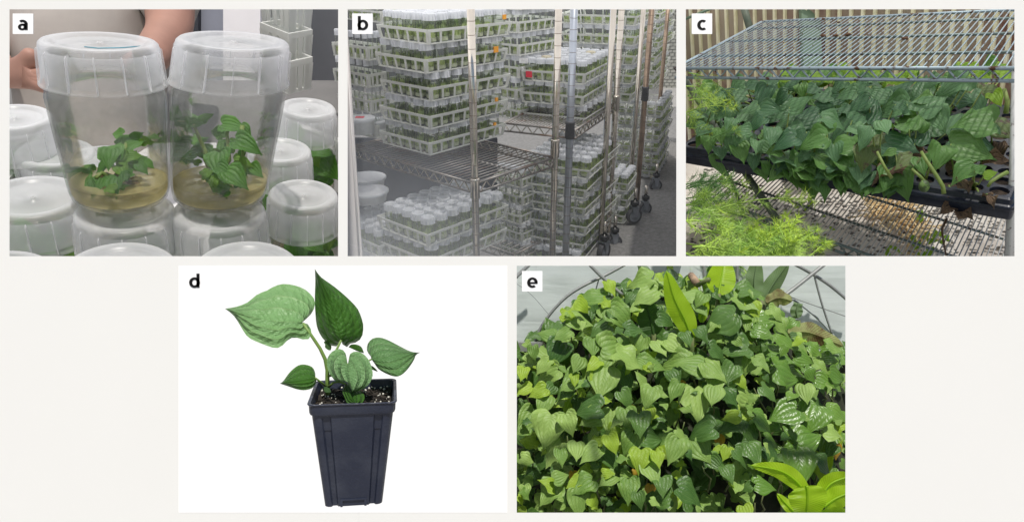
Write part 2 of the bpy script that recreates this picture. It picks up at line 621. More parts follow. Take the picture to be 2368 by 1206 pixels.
# ------------------------------------------------------------------ picture d: potted seedling
leaf_mat('seedling_leaf_pale', (0.11, 0.235, 0.08), (0.205, 0.375, 0.15), (0.36, 0.55, 0.25), rough=0.5, quilt=0.85, cells=0.1, transl=0.15, rvar=0.05)
leaf_mat('seedling_leaf_mid', (0.07, 0.17, 0.05), (0.13, 0.27, 0.09), (0.25, 0.42, 0.16), rough=0.48, quilt=0.85, cells=0.1, transl=0.15, rvar=0.05)
leaf_mat('seedling_leaf_deep', (0.035, 0.12, 0.012), (0.065, 0.19, 0.02), (0.10, 0.26, 0.03), rough=0.45, quilt=0.85, cells=0.1, transl=0.25, rvar=0.05)
plain('seedling_stem', (0.20, 0.30, 0.06), rough=0.5, scale=30, col2=(0.13, 0.24, 0.05))
plain('pot_plastic', (0.022, 0.028, 0.052), rough=0.4, var=0.1, scale=18, bump=0.12, bscale=220, spec=0.5, col2=(0.055, 0.062, 0.085), lo=0.45, hi=0.85, detail=9.0)
plain('potting_soil', (0.012, 0.009, 0.007), rough=0.95, col2=(0.035, 0.026, 0.018), scale=60, bump=0.8, bscale=140)
plain('perlite', (0.62, 0.60, 0.52), rough=0.9, scale=80)

thin_glass('clear_rod', (0.99, 0.99, 0.99), (0.97, 0.97, 0.97))
YD = 1.0
SK = YD / 1.2
def pot():
    w = 205 / K * 1.2 / 2
    front = P(814.5, 933, YD)
    tilt = R(6)
    yaw = R(10)
    X = Vector((math.cos(yaw), math.sin(yaw), 0)); H0 = Vector((-math.sin(yaw), math.cos(yaw), 0))
    F = H0 * math.cos(tilt) + Vector((0, 0, math.sin(tilt))); U = X.cross(F)
    M = frame(front + F * w * SK, X, F, U) @ Matrix.Scale(SK, 4)
    t = thing('potted_seedling', 'green heart-leaved seedling in a tall square navy plastic pot on white', 'potted plant', M.translation - U * .17 * SK)
    def ring(h, r, z, groove=0.0, bow=0.0):
        pts = []
        for q in range(4):
            a = q * math.pi / 2
            side = []
            fr = [(-.40, 0), (-.38, 0), (-.355, 1), (-.285, 1), (-.26, 0), (-.22, 0), (.22, 0), (.26, 0), (.285, 1), (.355, 1), (.38, 0), (.40, 0)]
            for (x, g) in fr:
                side.append((x * 2 * (h - r) / .8 if abs(x) >= .4 else x * 2 * h, -h + g * groove))
            for k in range(1, 5):
                b = k / 5 * math.pi / 2
                side.append((h - r + r * math.sin(b), -h + r - r * math.cos(b)))
            for (x, y) in side:
                pts.append(M @ Vector((x * math.cos(a) - y * math.sin(a), x * math.sin(a) + y * math.cos(a), z)))
        return pts
    H = .196
    secs = [(w * .93, .010, -.0005, 0), (w * .99, .012, .0008, 0), (w * 1.0, .012, -.0008, 0), (w * .985, .012, -.003, 0), (w * .97, .012, -.004, 0), (w * .962, .012, -.0165, 0), (w * .945, .012, -.0205, 0), (w * .915, .012, -.0215, 0),
            (w * .91, .012, -.023, .0005), (w * .905, .012, -.027, .0045)]
    for k in range(1, 9):
        f = k / 8
        secs.append((w * (.905 - .245 * f), .012 - .002 * f, -.027 - (H - .027) * f, .0045))
    mb = MB()
    rings = [ring(*s) for s in secs]
    n = len(rings[0])
    vs = [p for r_ in rings for p in r_]
    fs = []
    for i in range(len(rings) - 1):
        for k in range(n):
            k2 = (k + 1) % n
            fs.append((i * n + k, (i + 1) * n + k, (i + 1) * n + k2, i * n + k2))
    fs.append(tuple((len(rings) - 1) * n + k for k in range(n))[::-1])
    mb.add(vs, fs)
    o = mb.build('pot_wall', 'pot_plastic', t)
    smooth_flat(o, 28)
    mb = MB()                         # inside of the wall
    ri = [ring(w * .93, .010, -.0005), ring(w * .885, .010, -.016), ring(w * .83, .010, -.05)]
    n = len(ri[0])
    mb.add([p for r_ in ri for p in r_], [(i * n + k, i * n + (k + 1) % n, (i + 1) * n + (k + 1) % n, (i + 1) * n + k) for i in range(2) for k in range(n)])
    mb.build('pot_lining', 'pot_plastic', t)
    # raised centre panel foot with drain slot
    mb = MB()
    zb = -H
    hb = w * .66
    for (x0, x1, z0, z1) in ((-.023, .023, zb + .0115, zb + .014), (-.023, -.019, zb, zb + .0115), (.019, .023, zb, zb + .0115)):
        mb.box((x0, -hb - .0035, z0), (x1, -hb + .004, z1), M)
    mb.build('drain_slot_rim', 'pot_plastic', t, smooth=False)
    mb = MB()
    g = 26
    vs, fs = [], []
    sz = w * .865
    for i in range(g + 1):
        for j in range(g + 1):
            x, y = (i / g * 2 - 1) * sz, (j / g * 2 - 1) * sz
            z = -.016 + .006 * noise.noise(Vector((x * 60, y * 60, 3))) + .004 * noise.noise(Vector((x * 160, y * 160, 5)))
            vs.append(M @ Vector((x, y, z)))
    for i in range(g):
        for j in range(g):
            a = i * (g + 1) + j
            fs.append((a, a + g + 1, a + g + 2, a + 1))
    mb.add(vs, fs)
    soil = mb.build('soil', 'potting_soil', t)
    mb = MB()
    rr = random.Random(4)
    for k in range(70):
        x, y = rr.uniform(-1, 1) * sz * .95, rr.uniform(-1, 1) * sz * .95
        mb.ball(M @ Vector((x, y, -.010)), rr.uniform(.0007, .0018), 6, 4, jit=.25)
    mb.build('perlite_grains', 'perlite', t, kind='stuff')
    mb = MB()
    for k in range(60):
        x, y, a = rr.uniform(-1, 1) * sz * .9, rr.uniform(-1, 1) * sz * .9, rr.uniform(0, 6)
        d = Vector((math.cos(a), math.sin(a), rr.uniform(-.1, .35))) * rr.uniform(.005, .014)
        c = Vector((x, y, -.012))
        mb.tube([M @ (c - d), M @ (c + d)], [.0012, .0006], 5)
    mb.build('bark_chips', 'potting_soil', t, kind='stuff')

    # ---- leaves, each from its own outline
    def leaf(base, tip, left, right, depth, mat, curve=0.0, midp=1.5):
        mb = MB()
        outline_leaf(mb, base, tip, left, right, depth, n=22, ns=7, curve=curve, midp=midp)
        o = mb.build('leaf', mat, t)
        merge(o, 1e-6)
        return o
    wv = lambda px, py, a: a * math.sin(px * .11) * math.cos(py * .09)
    # big pale leaf reaching left
    leaf((699, 745), (520, 713), [(707, 738), (722, 722), (729, 700), (722, 684), (704, 668), (680, 659), (655, 656), (635, 661), (620, 670), (597, 679), (583, 690), (570, 700), (545, 709)],
         [(711, 748), (719, 760), (720, 776), (710, 785), (695, 783), (680, 779), (664, 787), (650, 801), (635, 804), (610, 796), (578, 782), (565, 768), (545, 735), (530, 720)],
         lambda x, y, s: YD + .06 + (x - 700) * .00022 + (y - 745) * -.0006 + .025 * s * s * (0.7 if s > 0 else 1.0) + wv(x, y, .004), 'seedling_leaf_pale', curve=-.05)
    # tall dark leaf standing up
    leaf((788, 784), (728, 621), [(779, 800), (762, 796), (745, 780), (733, 755), (729, 720), (728, 690), (729, 650)],
         [(793, 797), (803, 802), (806, 795), (826, 790), (838, 775), (840, 750), (836, 735), (826, 712), (800, 685), (770, 660), (742, 640)],
         lambda x, y, s: YD + .07 + (784 - y) * -.00005 + .028 * s * s + (x - 780) * .0002 + wv(x, y, .0015), 'seedling_leaf_deep', curve=.03)
    # right leaf
    leaf((859, 830), (972, 814), [(857, 822), (849, 812), (850, 795), (862, 782), (880, 780), (900, 787), (925, 800), (945, 810), (960, 814)],
         [(866, 840), (876, 853), (895, 864), (915, 870), (930, 865), (945, 850), (957, 832), (962, 820)],
         lambda x, y, s: YD + .08 + (y - 825) * -.0008 + .016 * s * s + wv(x, y, .002), 'seedling_leaf_mid', curve=-.03)
    # front heart leaf
    leaf((804, 841), (815, 905), [(800, 836), (801, 822), (795, 810), (783, 806), (766, 814), (756, 832), (759, 855), (773, 878), (785, 881), (798, 875), (806, 890)],
         [(807, 832), (809, 818), (822, 812), (838, 816), (853, 832), (861, 855), (861, 872), (851, 890), (835, 901)],
         lambda x, y, s: YD + .03 + (y - 841) * -.0003 + .02 * s * s + wv(x, y, .0015), 'seedling_leaf_pale', curve=.02)
    # low left leaf
    leaf((729, 873), (647, 886), [(729, 862), (722, 848), (704, 842), (688, 845), (670, 860), (655, 880)],
         [(732, 880), (724, 895), (708, 901), (690, 900), (668, 893)],
         lambda x, y, s: YD + .03 + (y - 873) * -.0006 + .012 * s * s, 'seedling_leaf_deep')
    # small leaf over the soil
    leaf((800, 886), (822, 933), [(795, 893), (792, 905), (798, 920), (804, 931)], [(815, 890), (832, 900), (843, 915), (838, 930)],
         lambda x, y, s: YD + .045 + (y - 886) * -.0008 + .008 * s * s, 'seedling_leaf_deep')
    leaf((806, 802), (842, 816), [(812, 796), (825, 796), (836, 802)], [(815, 806), (828, 812)],
         lambda x, y, s: YD + .09 + (y - 802) * -.0006 + .006 * s * s, 'seedling_leaf_deep')
    leaf((752, 796), (765, 809), [(749, 790), (755, 788), (766, 798)], [(752, 803), (760, 809)],
         lambda x, y, s: YD + .09, 'seedling_leaf_mid')
    leaf((858, 845), (874, 859), [(862, 846), (870, 853)], [(858, 852), (866, 856)], lambda x, y, s: YD + .085, 'seedling_leaf_mid')
    leaf((748, 897), (766, 906), [(752, 893), (762, 897)], [(750, 904), (758, 907)], lambda x, y, s: YD + .05 + (y - 897) * -.001, 'seedling_leaf_mid')
    def stem(pts, r0, r1):
        mb = MB()
        n = len(pts)
        mb.tube([P(*p) for p in pts], [r0 + (r1 - r0) * i / (n - 1) for i in range(n)], 8)
        mb.build('stem', 'seedling_stem', t)
    stem([(758, 912, YD + .072), (757, 880, YD + .072), (757, 855, YD + .07), (752, 830, YD + .068), (740, 805, YD + .066), (722, 778, YD + .063), (700, 746, YD + .06)], .0038, .0022)
    stem([(757, 850, YD + .07), (770, 825, YD + .075), (789, 786, YD + .069)], .0022, .0018)
    stem([(757, 870, YD + .07), (800, 860, YD + .09), (859, 830, YD + .08)], .0016, .0013)
    stem([(758, 870, YD + .07), (785, 852, YD + .05), (804, 841, YD + .031)], .0016, .0013)
    stem([(757, 897, YD + .07), (745, 885, YD + .05), (729, 873, YD + .03)], .0018, .0014)
    stem([(758, 895, YD + .07), (772, 883, YD + .05), (785, 882, YD + .06), (800, 887, YD + .045)], .002, .0015)
    # wire bracket that carries the pot, behind it
    mb = MB()
    bk = M @ Vector((0, w * .66, -.10))
    mb.tube([bk, EYE + (bk - EYE) * ((BOARD - .003) / (bk.y - EYE.y))], .0003, 6)
    mb.build('wall_hook', 'clear_rod', t)
pot()
# ------------------------------------------------------------------ picture e: leafy mound in a polytunnel
leaf_mat('mound_leaf', (0.10, 0.21, 0.03), (0.31, 0.45, 0.115), (0.39, 0.52, 0.17), rough=0.5, transl=0.22, rvar=0.35, quilt=0.4)
leaf_mat('mound_leaf_deep', (0.035, 0.10, 0.018), (0.11, 0.21, 0.045), (0.17, 0.28, 0.07), rough=0.42, spec=0.45, transl=0.22, rvar=0.35, quilt=0.4)
leaf_mat('mound_leaf_glossy', (0.085, 0.19, 0.022), (0.16, 0.29, 0.045), (0.21, 0.34, 0.08), rough=0.33, spec=0.55, transl=0.22, rvar=0.3, quilt=0.4)
leaf_mat('mound_leaf_young', (0.24, 0.38, 0.03), (0.35, 0.50, 0.05), (0.45, 0.60, 0.12), rough=0.45, transl=0.35, rvar=0.2, quilt=0.4)
leaf_mat('mound_leaf_yellow', (0.42, 0.24, 0.02), (0.50, 0.33, 0.04), (0.5, 0.4, 0.1), rough=0.5, transl=0.3)
leaf_mat('blade_bright', (0.33, 0.52, 0.015), (0.42, 0.62, 0.03), (0.55, 0.70, 0.15), rough=0.4, transl=0.5, pattern='blade', rvar=0.05, ribs=26, quilt=0.3)
leaf_mat('blade_green', (0.27, 0.45, 0.015), (0.38, 0.56, 0.03), (0.44, 0.60, 0.06), rough=0.42, transl=0.5, pattern='blade', rvar=0.05, ribs=26, quilt=0.12)
leaf_mat('blade_dark', (0.03, 0.085, 0.015), (0.06, 0.14, 0.025), (0.10, 0.2, 0.05), rough=0.42, transl=0.35, pattern='blade', rvar=0.05, ribs=22, quilt=0.4)
leaf_mat('blade_dusty', (0.12, 0.20, 0.09), (0.19, 0.28, 0.13), (0.28, 0.36, 0.18), rough=0.5, transl=0.3, pattern='blade', rvar=0.05, ribs=30, quilt=0.3)
leaf_mat('blade_withered', (0.22, 0.26, 0.08), (0.34, 0.36, 0.14), (0.42, 0.42, 0.2), rough=0.6, transl=0.3, pattern='blade', rvar=0.05, ribs=30, quilt=0.3, blotch=(0.12, 0.06, 0.025), blotch_amt=0.42)
plain('vine_stem', (0.10, 0.15, 0.04), rough=0.6, col2=(0.16, 0.17, 0.07), scale=20)
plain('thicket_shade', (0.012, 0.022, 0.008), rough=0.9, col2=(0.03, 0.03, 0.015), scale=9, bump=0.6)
plain('galvanised_tube', (0.30, 0.31, 0.30), rough=0.45, metal=0.5, scale=15)
plain('grey_beam', (0.33, 0.36, 0.36), rough=0.6, scale=10)

def film_mat(name, col, transl):
    m, nt, out = new_mat(name)
    tc = N(nt, 'ShaderNodeTexCoord')
    mp = N(nt, 'ShaderNodeMapping')
    mp.inputs['Rotation'].default_value = (0, R(38), 0)
    mp.inputs['Scale'].default_value = (1.2, 1, 7)
    nt.links.new(tc.outputs['Object'], mp.inputs['Vector'])
    nz = N(nt, 'ShaderNodeTexNoise', Scale=2.5, Detail=5.0, Distortion=0.6)
    nt.links.new(mp.outputs[0], nz.inputs['Vector'])
    n2 = N(nt, 'ShaderNodeTexNoise', Scale=3.0, Detail=4.0)
    nt.links.new(tc.outputs['Object'], n2.inputs['Vector'])
    cc = mixc(nt, n2.outputs['Fac'], tuple(c * .8 for c in col), tuple(min(1, c * 1.12) for c in col))
    pb = N(nt, 'ShaderNodeBsdfPrincipled', Roughness=0.32)
    nt.links.new(cc, pb.inputs['Base Color'])
    bp = N(nt, 'ShaderNodeBump', Strength=0.22, Distance=0.02)
    nt.links.new(nz.outputs['Fac'], bp.inputs['Height'])
    nt.links.new(bp.outputs[0], pb.inputs['Normal'])
    tr = N(nt, 'ShaderNodeBsdfTranslucent')
    nt.links.new(cc, tr.inputs['Color'])
    mx = N(nt, 'ShaderNodeMixShader')
    mx.inputs[0].default_value = transl
    nt.links.new(pb.outputs[0], mx.inputs[1])
    nt.links.new(tr.outputs[0], mx.inputs[2])
    nt.links.new(mx.outputs[0], out.inputs[0])
film_mat('tunnel_film', (0.66, 0.72, 0.70), 0.25)

def tunnel():
    t = thing('polytunnel', 'grey plastic film polytunnel with steel hoops behind the leafy mound', 'greenhouse', P(1560, 1184, 3.2))
    mb = MB()
    gx, gy = 46, 26
    vs, fs = [], []
    for i in range(gx + 1):
        for j in range(gy + 1):
            px, py = 1150 + 860 * i / gx, 600 + 625 * j / gy
            Y = 3.06 + .12 * math.cos((px - 1560) / 400 * 1.2) + .012 * noise.noise(Vector((px * .018, py * .03, 1)))
            # folds fanning out of the left anchor
            dx, dy = px - 1245, py - 792
            if dx * dx + dy * dy > 1:
                a = math.atan2(-dy, -dx)
                Y += .006 * math.sin(a * 26) * max(0, 1 - math.hypot(dx, dy) / 150)
            vs.append(P(px, py, Y))
    for i in range(gx):
        for j in range(gy):
            a = i * (gy + 1) + j
            fs.append((a, a + gy + 1, a + gy + 2, a + 1))
    mb.add(vs, fs)
    mb.build('film_sheet', 'tunnel_film', t)
    def bar(name, pts, w, mat='galvanised_tube', Y=3.0):
        mb = MB()
        ds = []
        for i in range(len(pts) - 1):
            p0, p1, p2, p3 = [Vector(pts[max(0, min(len(pts) - 1, k))]) for k in (i - 1, i, i + 1, i + 2)]
            for k in range(6):
                u = k / 6
                ds.append(0.5 * ((2 * p1) + (p2 - p0) * u + (2 * p0 - 5 * p1 + 4 * p2 - p3) * u * u + (3 * p1 - p0 - 3 * p2 + p3) * u ** 3))
        ds.append(Vector(pts[-1]))
        mb.tube([P(q.x, q.y, Y) for q in ds], w / 2 / K * Y, 8)
        mb.build(name, mat, t)
    bar('hoop', [(1236, 800), (1248, 762), (1275, 722), (1310, 686), (1350, 660), (1400, 636), (1455, 606)], 7)
    bar('hoop', [(1808, 596), (1850, 617), (1890, 640), (1925, 664), (1975, 706)], 8, Y=3.02)
    bar('hoop', [(1780, 664), (1830, 690), (1870, 718), (1905, 750), (1935, 785)], 5, 'grey_beam', Y=3.04)
    bar('brace', [(1170, 662), (1232, 604)], 9, Y=2.98)
    bar('brace', [(1358, 606), (1392, 640), (1440, 682)], 8, Y=2.97)
    bar('brace', [(1805, 690), (1850, 656), (1920, 600)], 9, Y=2.98)
    bar('brace', [(1884, 640), (1900, 700), (1924, 772)], 5, Y=3.0)
    bar('wire', [(1830, 687), (1890, 708), (1965, 734)], 2.2, Y=3.01)
    bar('wire', [(1332, 728), (1370, 714)], 2.2, Y=3.01)
    bar('wire', [(1386, 640), (1380, 662), (1362, 724)], 3, Y=3.01)
    bar('string', [(1190, 652), (1230, 682), (1272, 730)], 1.6, 'grey_beam', Y=2.95)
    bar('hoop', [(1627, 596), (1629, 655)], 8, Y=3.03)
    bar('hoop', [(1705, 596), (1705, 650)], 6, Y=3.02)
    mb = MB()
    a, b = P(1170, 792, 2.92), P(1255, 812, 2.92)
    mb.box((a.x, a.y, b.z), (b.x, a.y + .05, a.z))
    mb.build('hip_rail', 'galvanised_tube', t, smooth=False)
tunnel()

def ymound(px, py):
    tt = max(0, min(1.1, (1184 - py) / 570))
    return 2.22 + .50 * tt ** 1.25 + .24 * abs((px - 1570) / 385) ** 2.2

E_LEAVES = [
 (1370,683,62,160,0),(1496,680,66,-150,0),(1437,728,68,-30,0),(1480,647,60,170,0),(1314,728,36,0,3),(1342,740,60,-10,0),(1387,759,50,-160,1),(1290,811,62,-105,1),
 (1371,799,44,-100,0),(1416,797,66,30,0),(1454,830,72,-25,0),(1475,797,50,-130,0),(1527,801,44,-70,0),(1558,797,48,-50,0),(1506,842,60,-10,0),(1563,839,70,170,0),
 (1392,877,76,-100,0),(1449,873,52,-80,1),(1323,882,60,-140,0),(1266,863,60,-160,0),(1233,813,34,-80,0),(1209,861,36,-90,3),(1373,842,40,-130,3),(1399,839,42,-110,0),
 (1219,969,62,-130,0),(1266,990,80,-105,0),(1257,934,50,-110,0),(1316,976,50,-70,0),(1361,943,66,170,1),(1366,967,50,-150,0),(1411,974,58,-100,0),(1451,967,56,-80,0),
 (1480,976,54,-95,1),(1503,957,36,-90,3),(1503,912,52,-100,0),(1280,1045,66,-115,0),(1333,1038,46,-105,0),(1378,1017,32,-160,3),(1416,1024,46,-60,3),(1458,1024,54,-115,0),
 (1508,1012,54,10,1),(1482,1059,52,-95,3),(1522,1059,38,-80,3),(1366,1047,54,-130,0),(1408,1055,56,-50,1),(1508,1092,56,-80,0),(1560,1038,62,-110,0),(1297,1102,36,20,0),
 (1269,1138,60,-125,0),(1337,1161,60,-95,0),(1375,1161,32,-60,3),(1406,1107,46,-140,0),(1454,1128,54,-95,0),(1349,1121,54,-150,0),(1328,1116,40,-150,3),(1525,1149,56,170,1),
 (1219,1062,34,-10,0),(1214,1133,28,-80,0),(1477,1154,36,-80,1),(1532,1119,46,-100,1),(1670,683,50,-20,1),(1722,697,64,-50,0),(1596,680,50,160,0),(1736,671,60,10,1),
 (1663,740,80,-170,1),(1622,690,36,-120,0),(1765,768,50,-20,2),(1805,752,48,-60,0),(1819,782,56,-30,2),(1703,804,64,170,1),(1589,778,36,-90,1),(1625,770,40,-60,1),
 (1663,816,54,-20,1),(1599,837,62,150,0),(1653,854,62,-60,0),(1732,839,50,-115,0),(1762,837,44,-60,0),(1807,823,60,-30,2),(1824,863,80,-10,2),(1651,887,50,-110,0),
 (1876,865,40,-50,2),(1860,827,44,-20,2),(1888,808,40,-30,2),(1926,827,46,10,2),(1935,870,46,-20,2),(1907,884,46,-30,2),(1715,880,32,-50,3),(1931,801,44,-10,0),
 (1613,931,80,-90,0),(1648,910,50,-95,0),(1691,917,50,-60,1),(1727,919,50,-20,0),(1815,955,70,-160,2),(1881,960,74,-120,2),(1622,995,66,170,1),(1622,1040,60,-60,0),
 (1584,1033,50,-110,0),(1658,1040,24,180,3),(1679,1047,34,-110,3),(1653,1069,44,-60,0),(1696,976,56,-150,1),(1741,948,36,30,0),(1770,974,58,-30,2),(1739,1000,50,-85,1),
 (1717,1055,50,-55,1),(1746,1045,56,-80,1),(1784,1050,50,-60,1),(1786,1019,40,-20,2),(1872,1014,72,15,2),(1928,995,60,20,0),(1852,1074,86,-85,2),(1936,955,50,-30,2),
 (1862,907,44,-90,0),(1686,1092,40,-75,1),(1596,1138,64,-20,1),(1769,1119,50,0,2),(1909,1076,50,-50,1),(1731,1126,28,-170,1),(1447,920,44,-60,1),(1560,900,48,-120,0),
 (1305,905,40,-140,1),(1780,905,48,-40,1),(1245,905,44,-150,3),(1215,900,40,-140,3),(1350,705,40,-30,3),(1413,664,40,-60,3),(1265,770,40,150,0),(1300,770,44,-160,0),
 (1540,740,44,-20,1),(1465,760,44,10,1),(1690,770,46,-70,1),(1740,735,44,-30,0),(1850,800,44,-40,0),(1900,845,40,-20,0),(1450,790,40,-40,0),(1520,655,44,-160,0),
 (1530,642,30,-20,3),(1745,715,46,-80,3),(1795,722,40,-50,0),(1410,700,34,-10,3),(1255,845,46,-130,0),(1335,840,40,-120,0),(1560,870,40,-70,1),(1690,860,50,-120,1)]

def mound():
    t = thing('leafy_mound', 'tall mound of green heart-shaped leaves filling the polytunnel', 'shrub', P(1570, 1190, 2.5))
    kinds = ['mound_leaf', 'mound_leaf_deep', 'mound_leaf_glossy', 'mound_leaf_young']
    V = []
    for ki, mname in enumerate(kinds):
        row = []
        for q in range(6):
            row.append(heart_leaf_mesh('mound_leaf_shape', mname, width=rnd(.92, 1.12), cup=rnd(-.3, .3), droop=rnd(.08, .5), fold=rnd(-.08, .18), wave=rnd(.05, .18), seed=ki * 10 + q, ns=2))
        V.append(row)
    parts, rest = [], []
    rr = random.Random(11)
    for (px, py, L, a, kd) in E_LEAVES:
        Y = ymound(px, py) - rr.uniform(.02, .10)
        ar = R(a + rr.uniform(-8, 8))
        yd = Vector((math.cos(ar), -.12, math.sin(ar)))
        nrm = Vector((rr.uniform(-.4, .4) + .3 * math.cos(ar), -1, .8 + rr.uniform(-.4, .6)))
        size = L * 1.0 / K * Y
        y2 = (yd - nrm * (yd.dot(nrm) / nrm.length_squared)).normalized()
        base = P(px, py, Y) - y2 * size * .42
        parts.append((V[kd][rr.randrange(6)], leaf_matrix(base, y2, nrm, size)))
    top = [(1160, 812), (1230, 778), (1265, 745), (1300, 722), (1345, 672), (1400, 662), (1470, 640), (1560, 632), (1640, 650), (1720, 655), (1775, 690), (1835, 735), (1880, 790), (1990, 792)]
    def topy(x):
        for (a, b), (c, d) in zip(top, top[1:]):
            if a <= x <= c:
                return b + (d - b) * (x - a) / (c - a)
        return 800
    fill = []
    n = 0
    while n < 900:
        px, py = rr.uniform(1165, 1985), rr.uniform(640, 1215)
        if py < topy(px) + 8:
            continue
        if px > 1740 and py > 1110 and rr.random() < .7:
            continue
        n += 1
        lay = rr.random()
        Y = ymound(px, py) + .07 + .36 * lay
        L = rr.choice((rr.uniform(18, 34), rr.uniform(32, 66)))
        if px > 1800 and py < 920: L = rr.uniform(24, 44)
        a = -90 + rr.gauss(0, 55) + (px - 1570) * .05
        ar = R(a)
        yd = Vector((math.cos(ar), -.15, math.sin(ar)))
        nrm = Vector((rr.uniform(-.9, .9), -1, .8 + rr.uniform(-.7, 1.3)))
        size = L / K * Y
        y2 = (yd - nrm * (yd.dot(nrm) / nrm.length_squared)).normalized()
        kd = (2 if px > 1740 and rr.random() < .6 else rr.choice((0, 0, 1, 1, 1, 3)))
        fill.append((lay, V[kd][rr.randrange(6)], leaf_matrix(P(px, py, Y) - y2 * size * .42, y2, nrm, size)))
    n = 0
    while n < 190:          # smaller leaves scattered over the face of the mound
        px, py = rr.uniform(1185, 1965), rr.uniform(660, 1190)
        if py < topy(px) + 4 or (px > 1730 and py > 1070):
            continue
        n += 1
        Y = ymound(px, py) - rr.uniform(-.03, .09)
        ar = R(-90 + rr.gauss(0, 70))
        yd = Vector((math.cos(ar), -.3, math.sin(ar)))
        nrm = Vector((rr.uniform(-1, 1), -.8, .7 + rr.uniform(-.5, 1.6)))
        y2 = (yd - nrm * (yd.dot(nrm) / nrm.length_squared)).normalized()
        size = rr.uniform(16, 40) / K * Y
        kd = 2 if px > 1760 and rr.random() < .5 else rr.choice((0, 0, 0, 1, 3))
        fill.append((-1 + rr.random() * .1, V[kd][rr.randrange(6)], leaf_matrix(P(px, py, Y) - y2 * size * .42, y2, nrm, size)))
    fill.sort(key=lambda q: q[0])
    cut = 300 - len(parts)
    parts += [(m, M) for _, m, M in fill[:cut]]
    for me, M in parts:
        link('leaf', me, t, M)
    mb = MB()
    for _, me, M in fill[cut:]:
        mi = kinds.index(me.materials[0].name)
        mb.cur = mi
        vs = [M @ v.co for v in me.vertices]
        uvd = {}
        for lp, u in zip(me.loops, me.uv_layers[0].data):
            uvd[lp.vertex_index] = tuple(u.uv)
        mb.add(vs, [tuple(p.vertices) for p in me.polygons], [uvd.get(i, (.5, .5)) for i in range(len(vs))])
    mb.build('inner_leaves', kinds, t, kind='stuff')
    for (px, py, L, a) in ((1452, 945, 40, -60), (1325, 1090, 26, -90), (1385, 925, 30, -100), (1932, 1030, 34, -80), (1570, 890, 34, -40), (1660, 1008, 30, -80), (1468, 1085, 20, -85), (1505, 1120, 30, -95)):
        Y = ymound(px, py) + .03
        ar = R(a); size = L / K * Y
        nrm = Vector((.1, -1, .6)); yd = Vector((math.cos(ar), -.1, math.sin(ar)))
        link('leaf', heart_leaf_mesh('yellow_leaf_shape', 'mound_leaf_yellow', curl=.2, seed=px, ns=2), t, leaf_matrix(P(px, py, Y), yd, nrm, size), label='yellowed dying leaf')
    # stems, and a dark core sheet painted as the inner shade
    mb = MB()
    for k in range(120):
        px = rr.uniform(1200, 1950); py = rr.uniform(max(700, topy(px) + 20), 1180)
        Y = ymound(px, py) + rr.uniform(.06, .2)
        q = [(px, py, Y)]
        for j in range(3):
            px += rr.uniform(-16, 16); py += rr.uniform(12, 34); Y += .02
            q.append((px, py, Y))
        mb.tube([P(*c) for c in q], [.0022, .003, .0035, .004], 5)
    mb.build('stems', 'vine_stem', t, kind='stuff')
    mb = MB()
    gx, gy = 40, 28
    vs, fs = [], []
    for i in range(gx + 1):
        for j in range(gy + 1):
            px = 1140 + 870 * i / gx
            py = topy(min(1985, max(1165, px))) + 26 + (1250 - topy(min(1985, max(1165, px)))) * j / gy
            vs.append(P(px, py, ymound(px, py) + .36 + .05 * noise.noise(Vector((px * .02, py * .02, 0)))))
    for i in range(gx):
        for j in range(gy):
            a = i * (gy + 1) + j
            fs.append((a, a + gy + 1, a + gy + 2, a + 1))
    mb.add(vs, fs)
    mb.build('core_shade', 'thicket_shade', t)
mound()

def blade(parent, mid, hw, mat, Y, fold=0.25, name='leaf', lean=0.0, wave=0.0, tipw=0.0, roll=0.0):
    """long leaf along a chain of pixels (base to tip); hw half width in pixels at the widest"""
    n = 16
    pts = [Vector(m) for m in mid]
    ds = []
    for i in range(n + 1):
        u = i / n * (len(pts) - 1)
        k = min(int(u), len(pts) - 2); f = u - k
        p0, p1, p2, p3 = [pts[max(0, min(len(pts) - 1, q))] for q in (k - 1, k, k + 1, k + 2)]
        ds.append(0.5 * ((2 * p1) + (p2 - p0) * f + (2 * p0 - 5 * p1 + 4 * p2 - p3) * f * f + (3 * p1 - p0 - 3 * p2 + p3) * f ** 3))
    mb = MB()
    ns = 4
    for side in (-1, 1):
        vs, us, fs = [], [], []
        for i in range(n + 1):
            tt = i / n
            d = (ds[min(n, i + 1)] - ds[max(0, i - 1)]).normalized()
            per = Vector((-d.y, d.x)) * side
            w = hw * max(tipw * tt, math.sin(math.pi * min(1, .06 + tt * .94)) ** .75)
            for j in range(ns + 1):
                s = j / ns
                q = ds[i] + per * w * s * (1 + wave * math.sin(tt * 17 + side))
                yy = Y + lean * tt + fold * (w * s / K * Y) + roll * side * (w * s / K * Y) + .004 * math.sin(tt * 20) * s
                vs.append(P(q.x, q.y, yy))
                us.append((.5 + .5 * side * s, tt))
        for i in range(n):
            for j in range(ns):
                a, b, c, e = i * (ns + 1) + j, i * (ns + 1) + j + 1, (i + 1) * (ns + 1) + j + 1, (i + 1) * (ns + 1) + j
                fs.append((a, b, c, e) if side > 0 else (e, c, b, a))
        mb.add(vs, fs, us)
    o = mb.build(name, mat, parent)
    merge(o, 1e-6)
    mb = MB()
    mb.tube([P(q.x, q.y, Y + lean * i / n - .002) for i, q in enumerate(ds)], [.004 * (1 - .8 * i / n) + .0006 for i in range(n + 1)], 5)
    mb.build('midrib', mat, o)
    return o

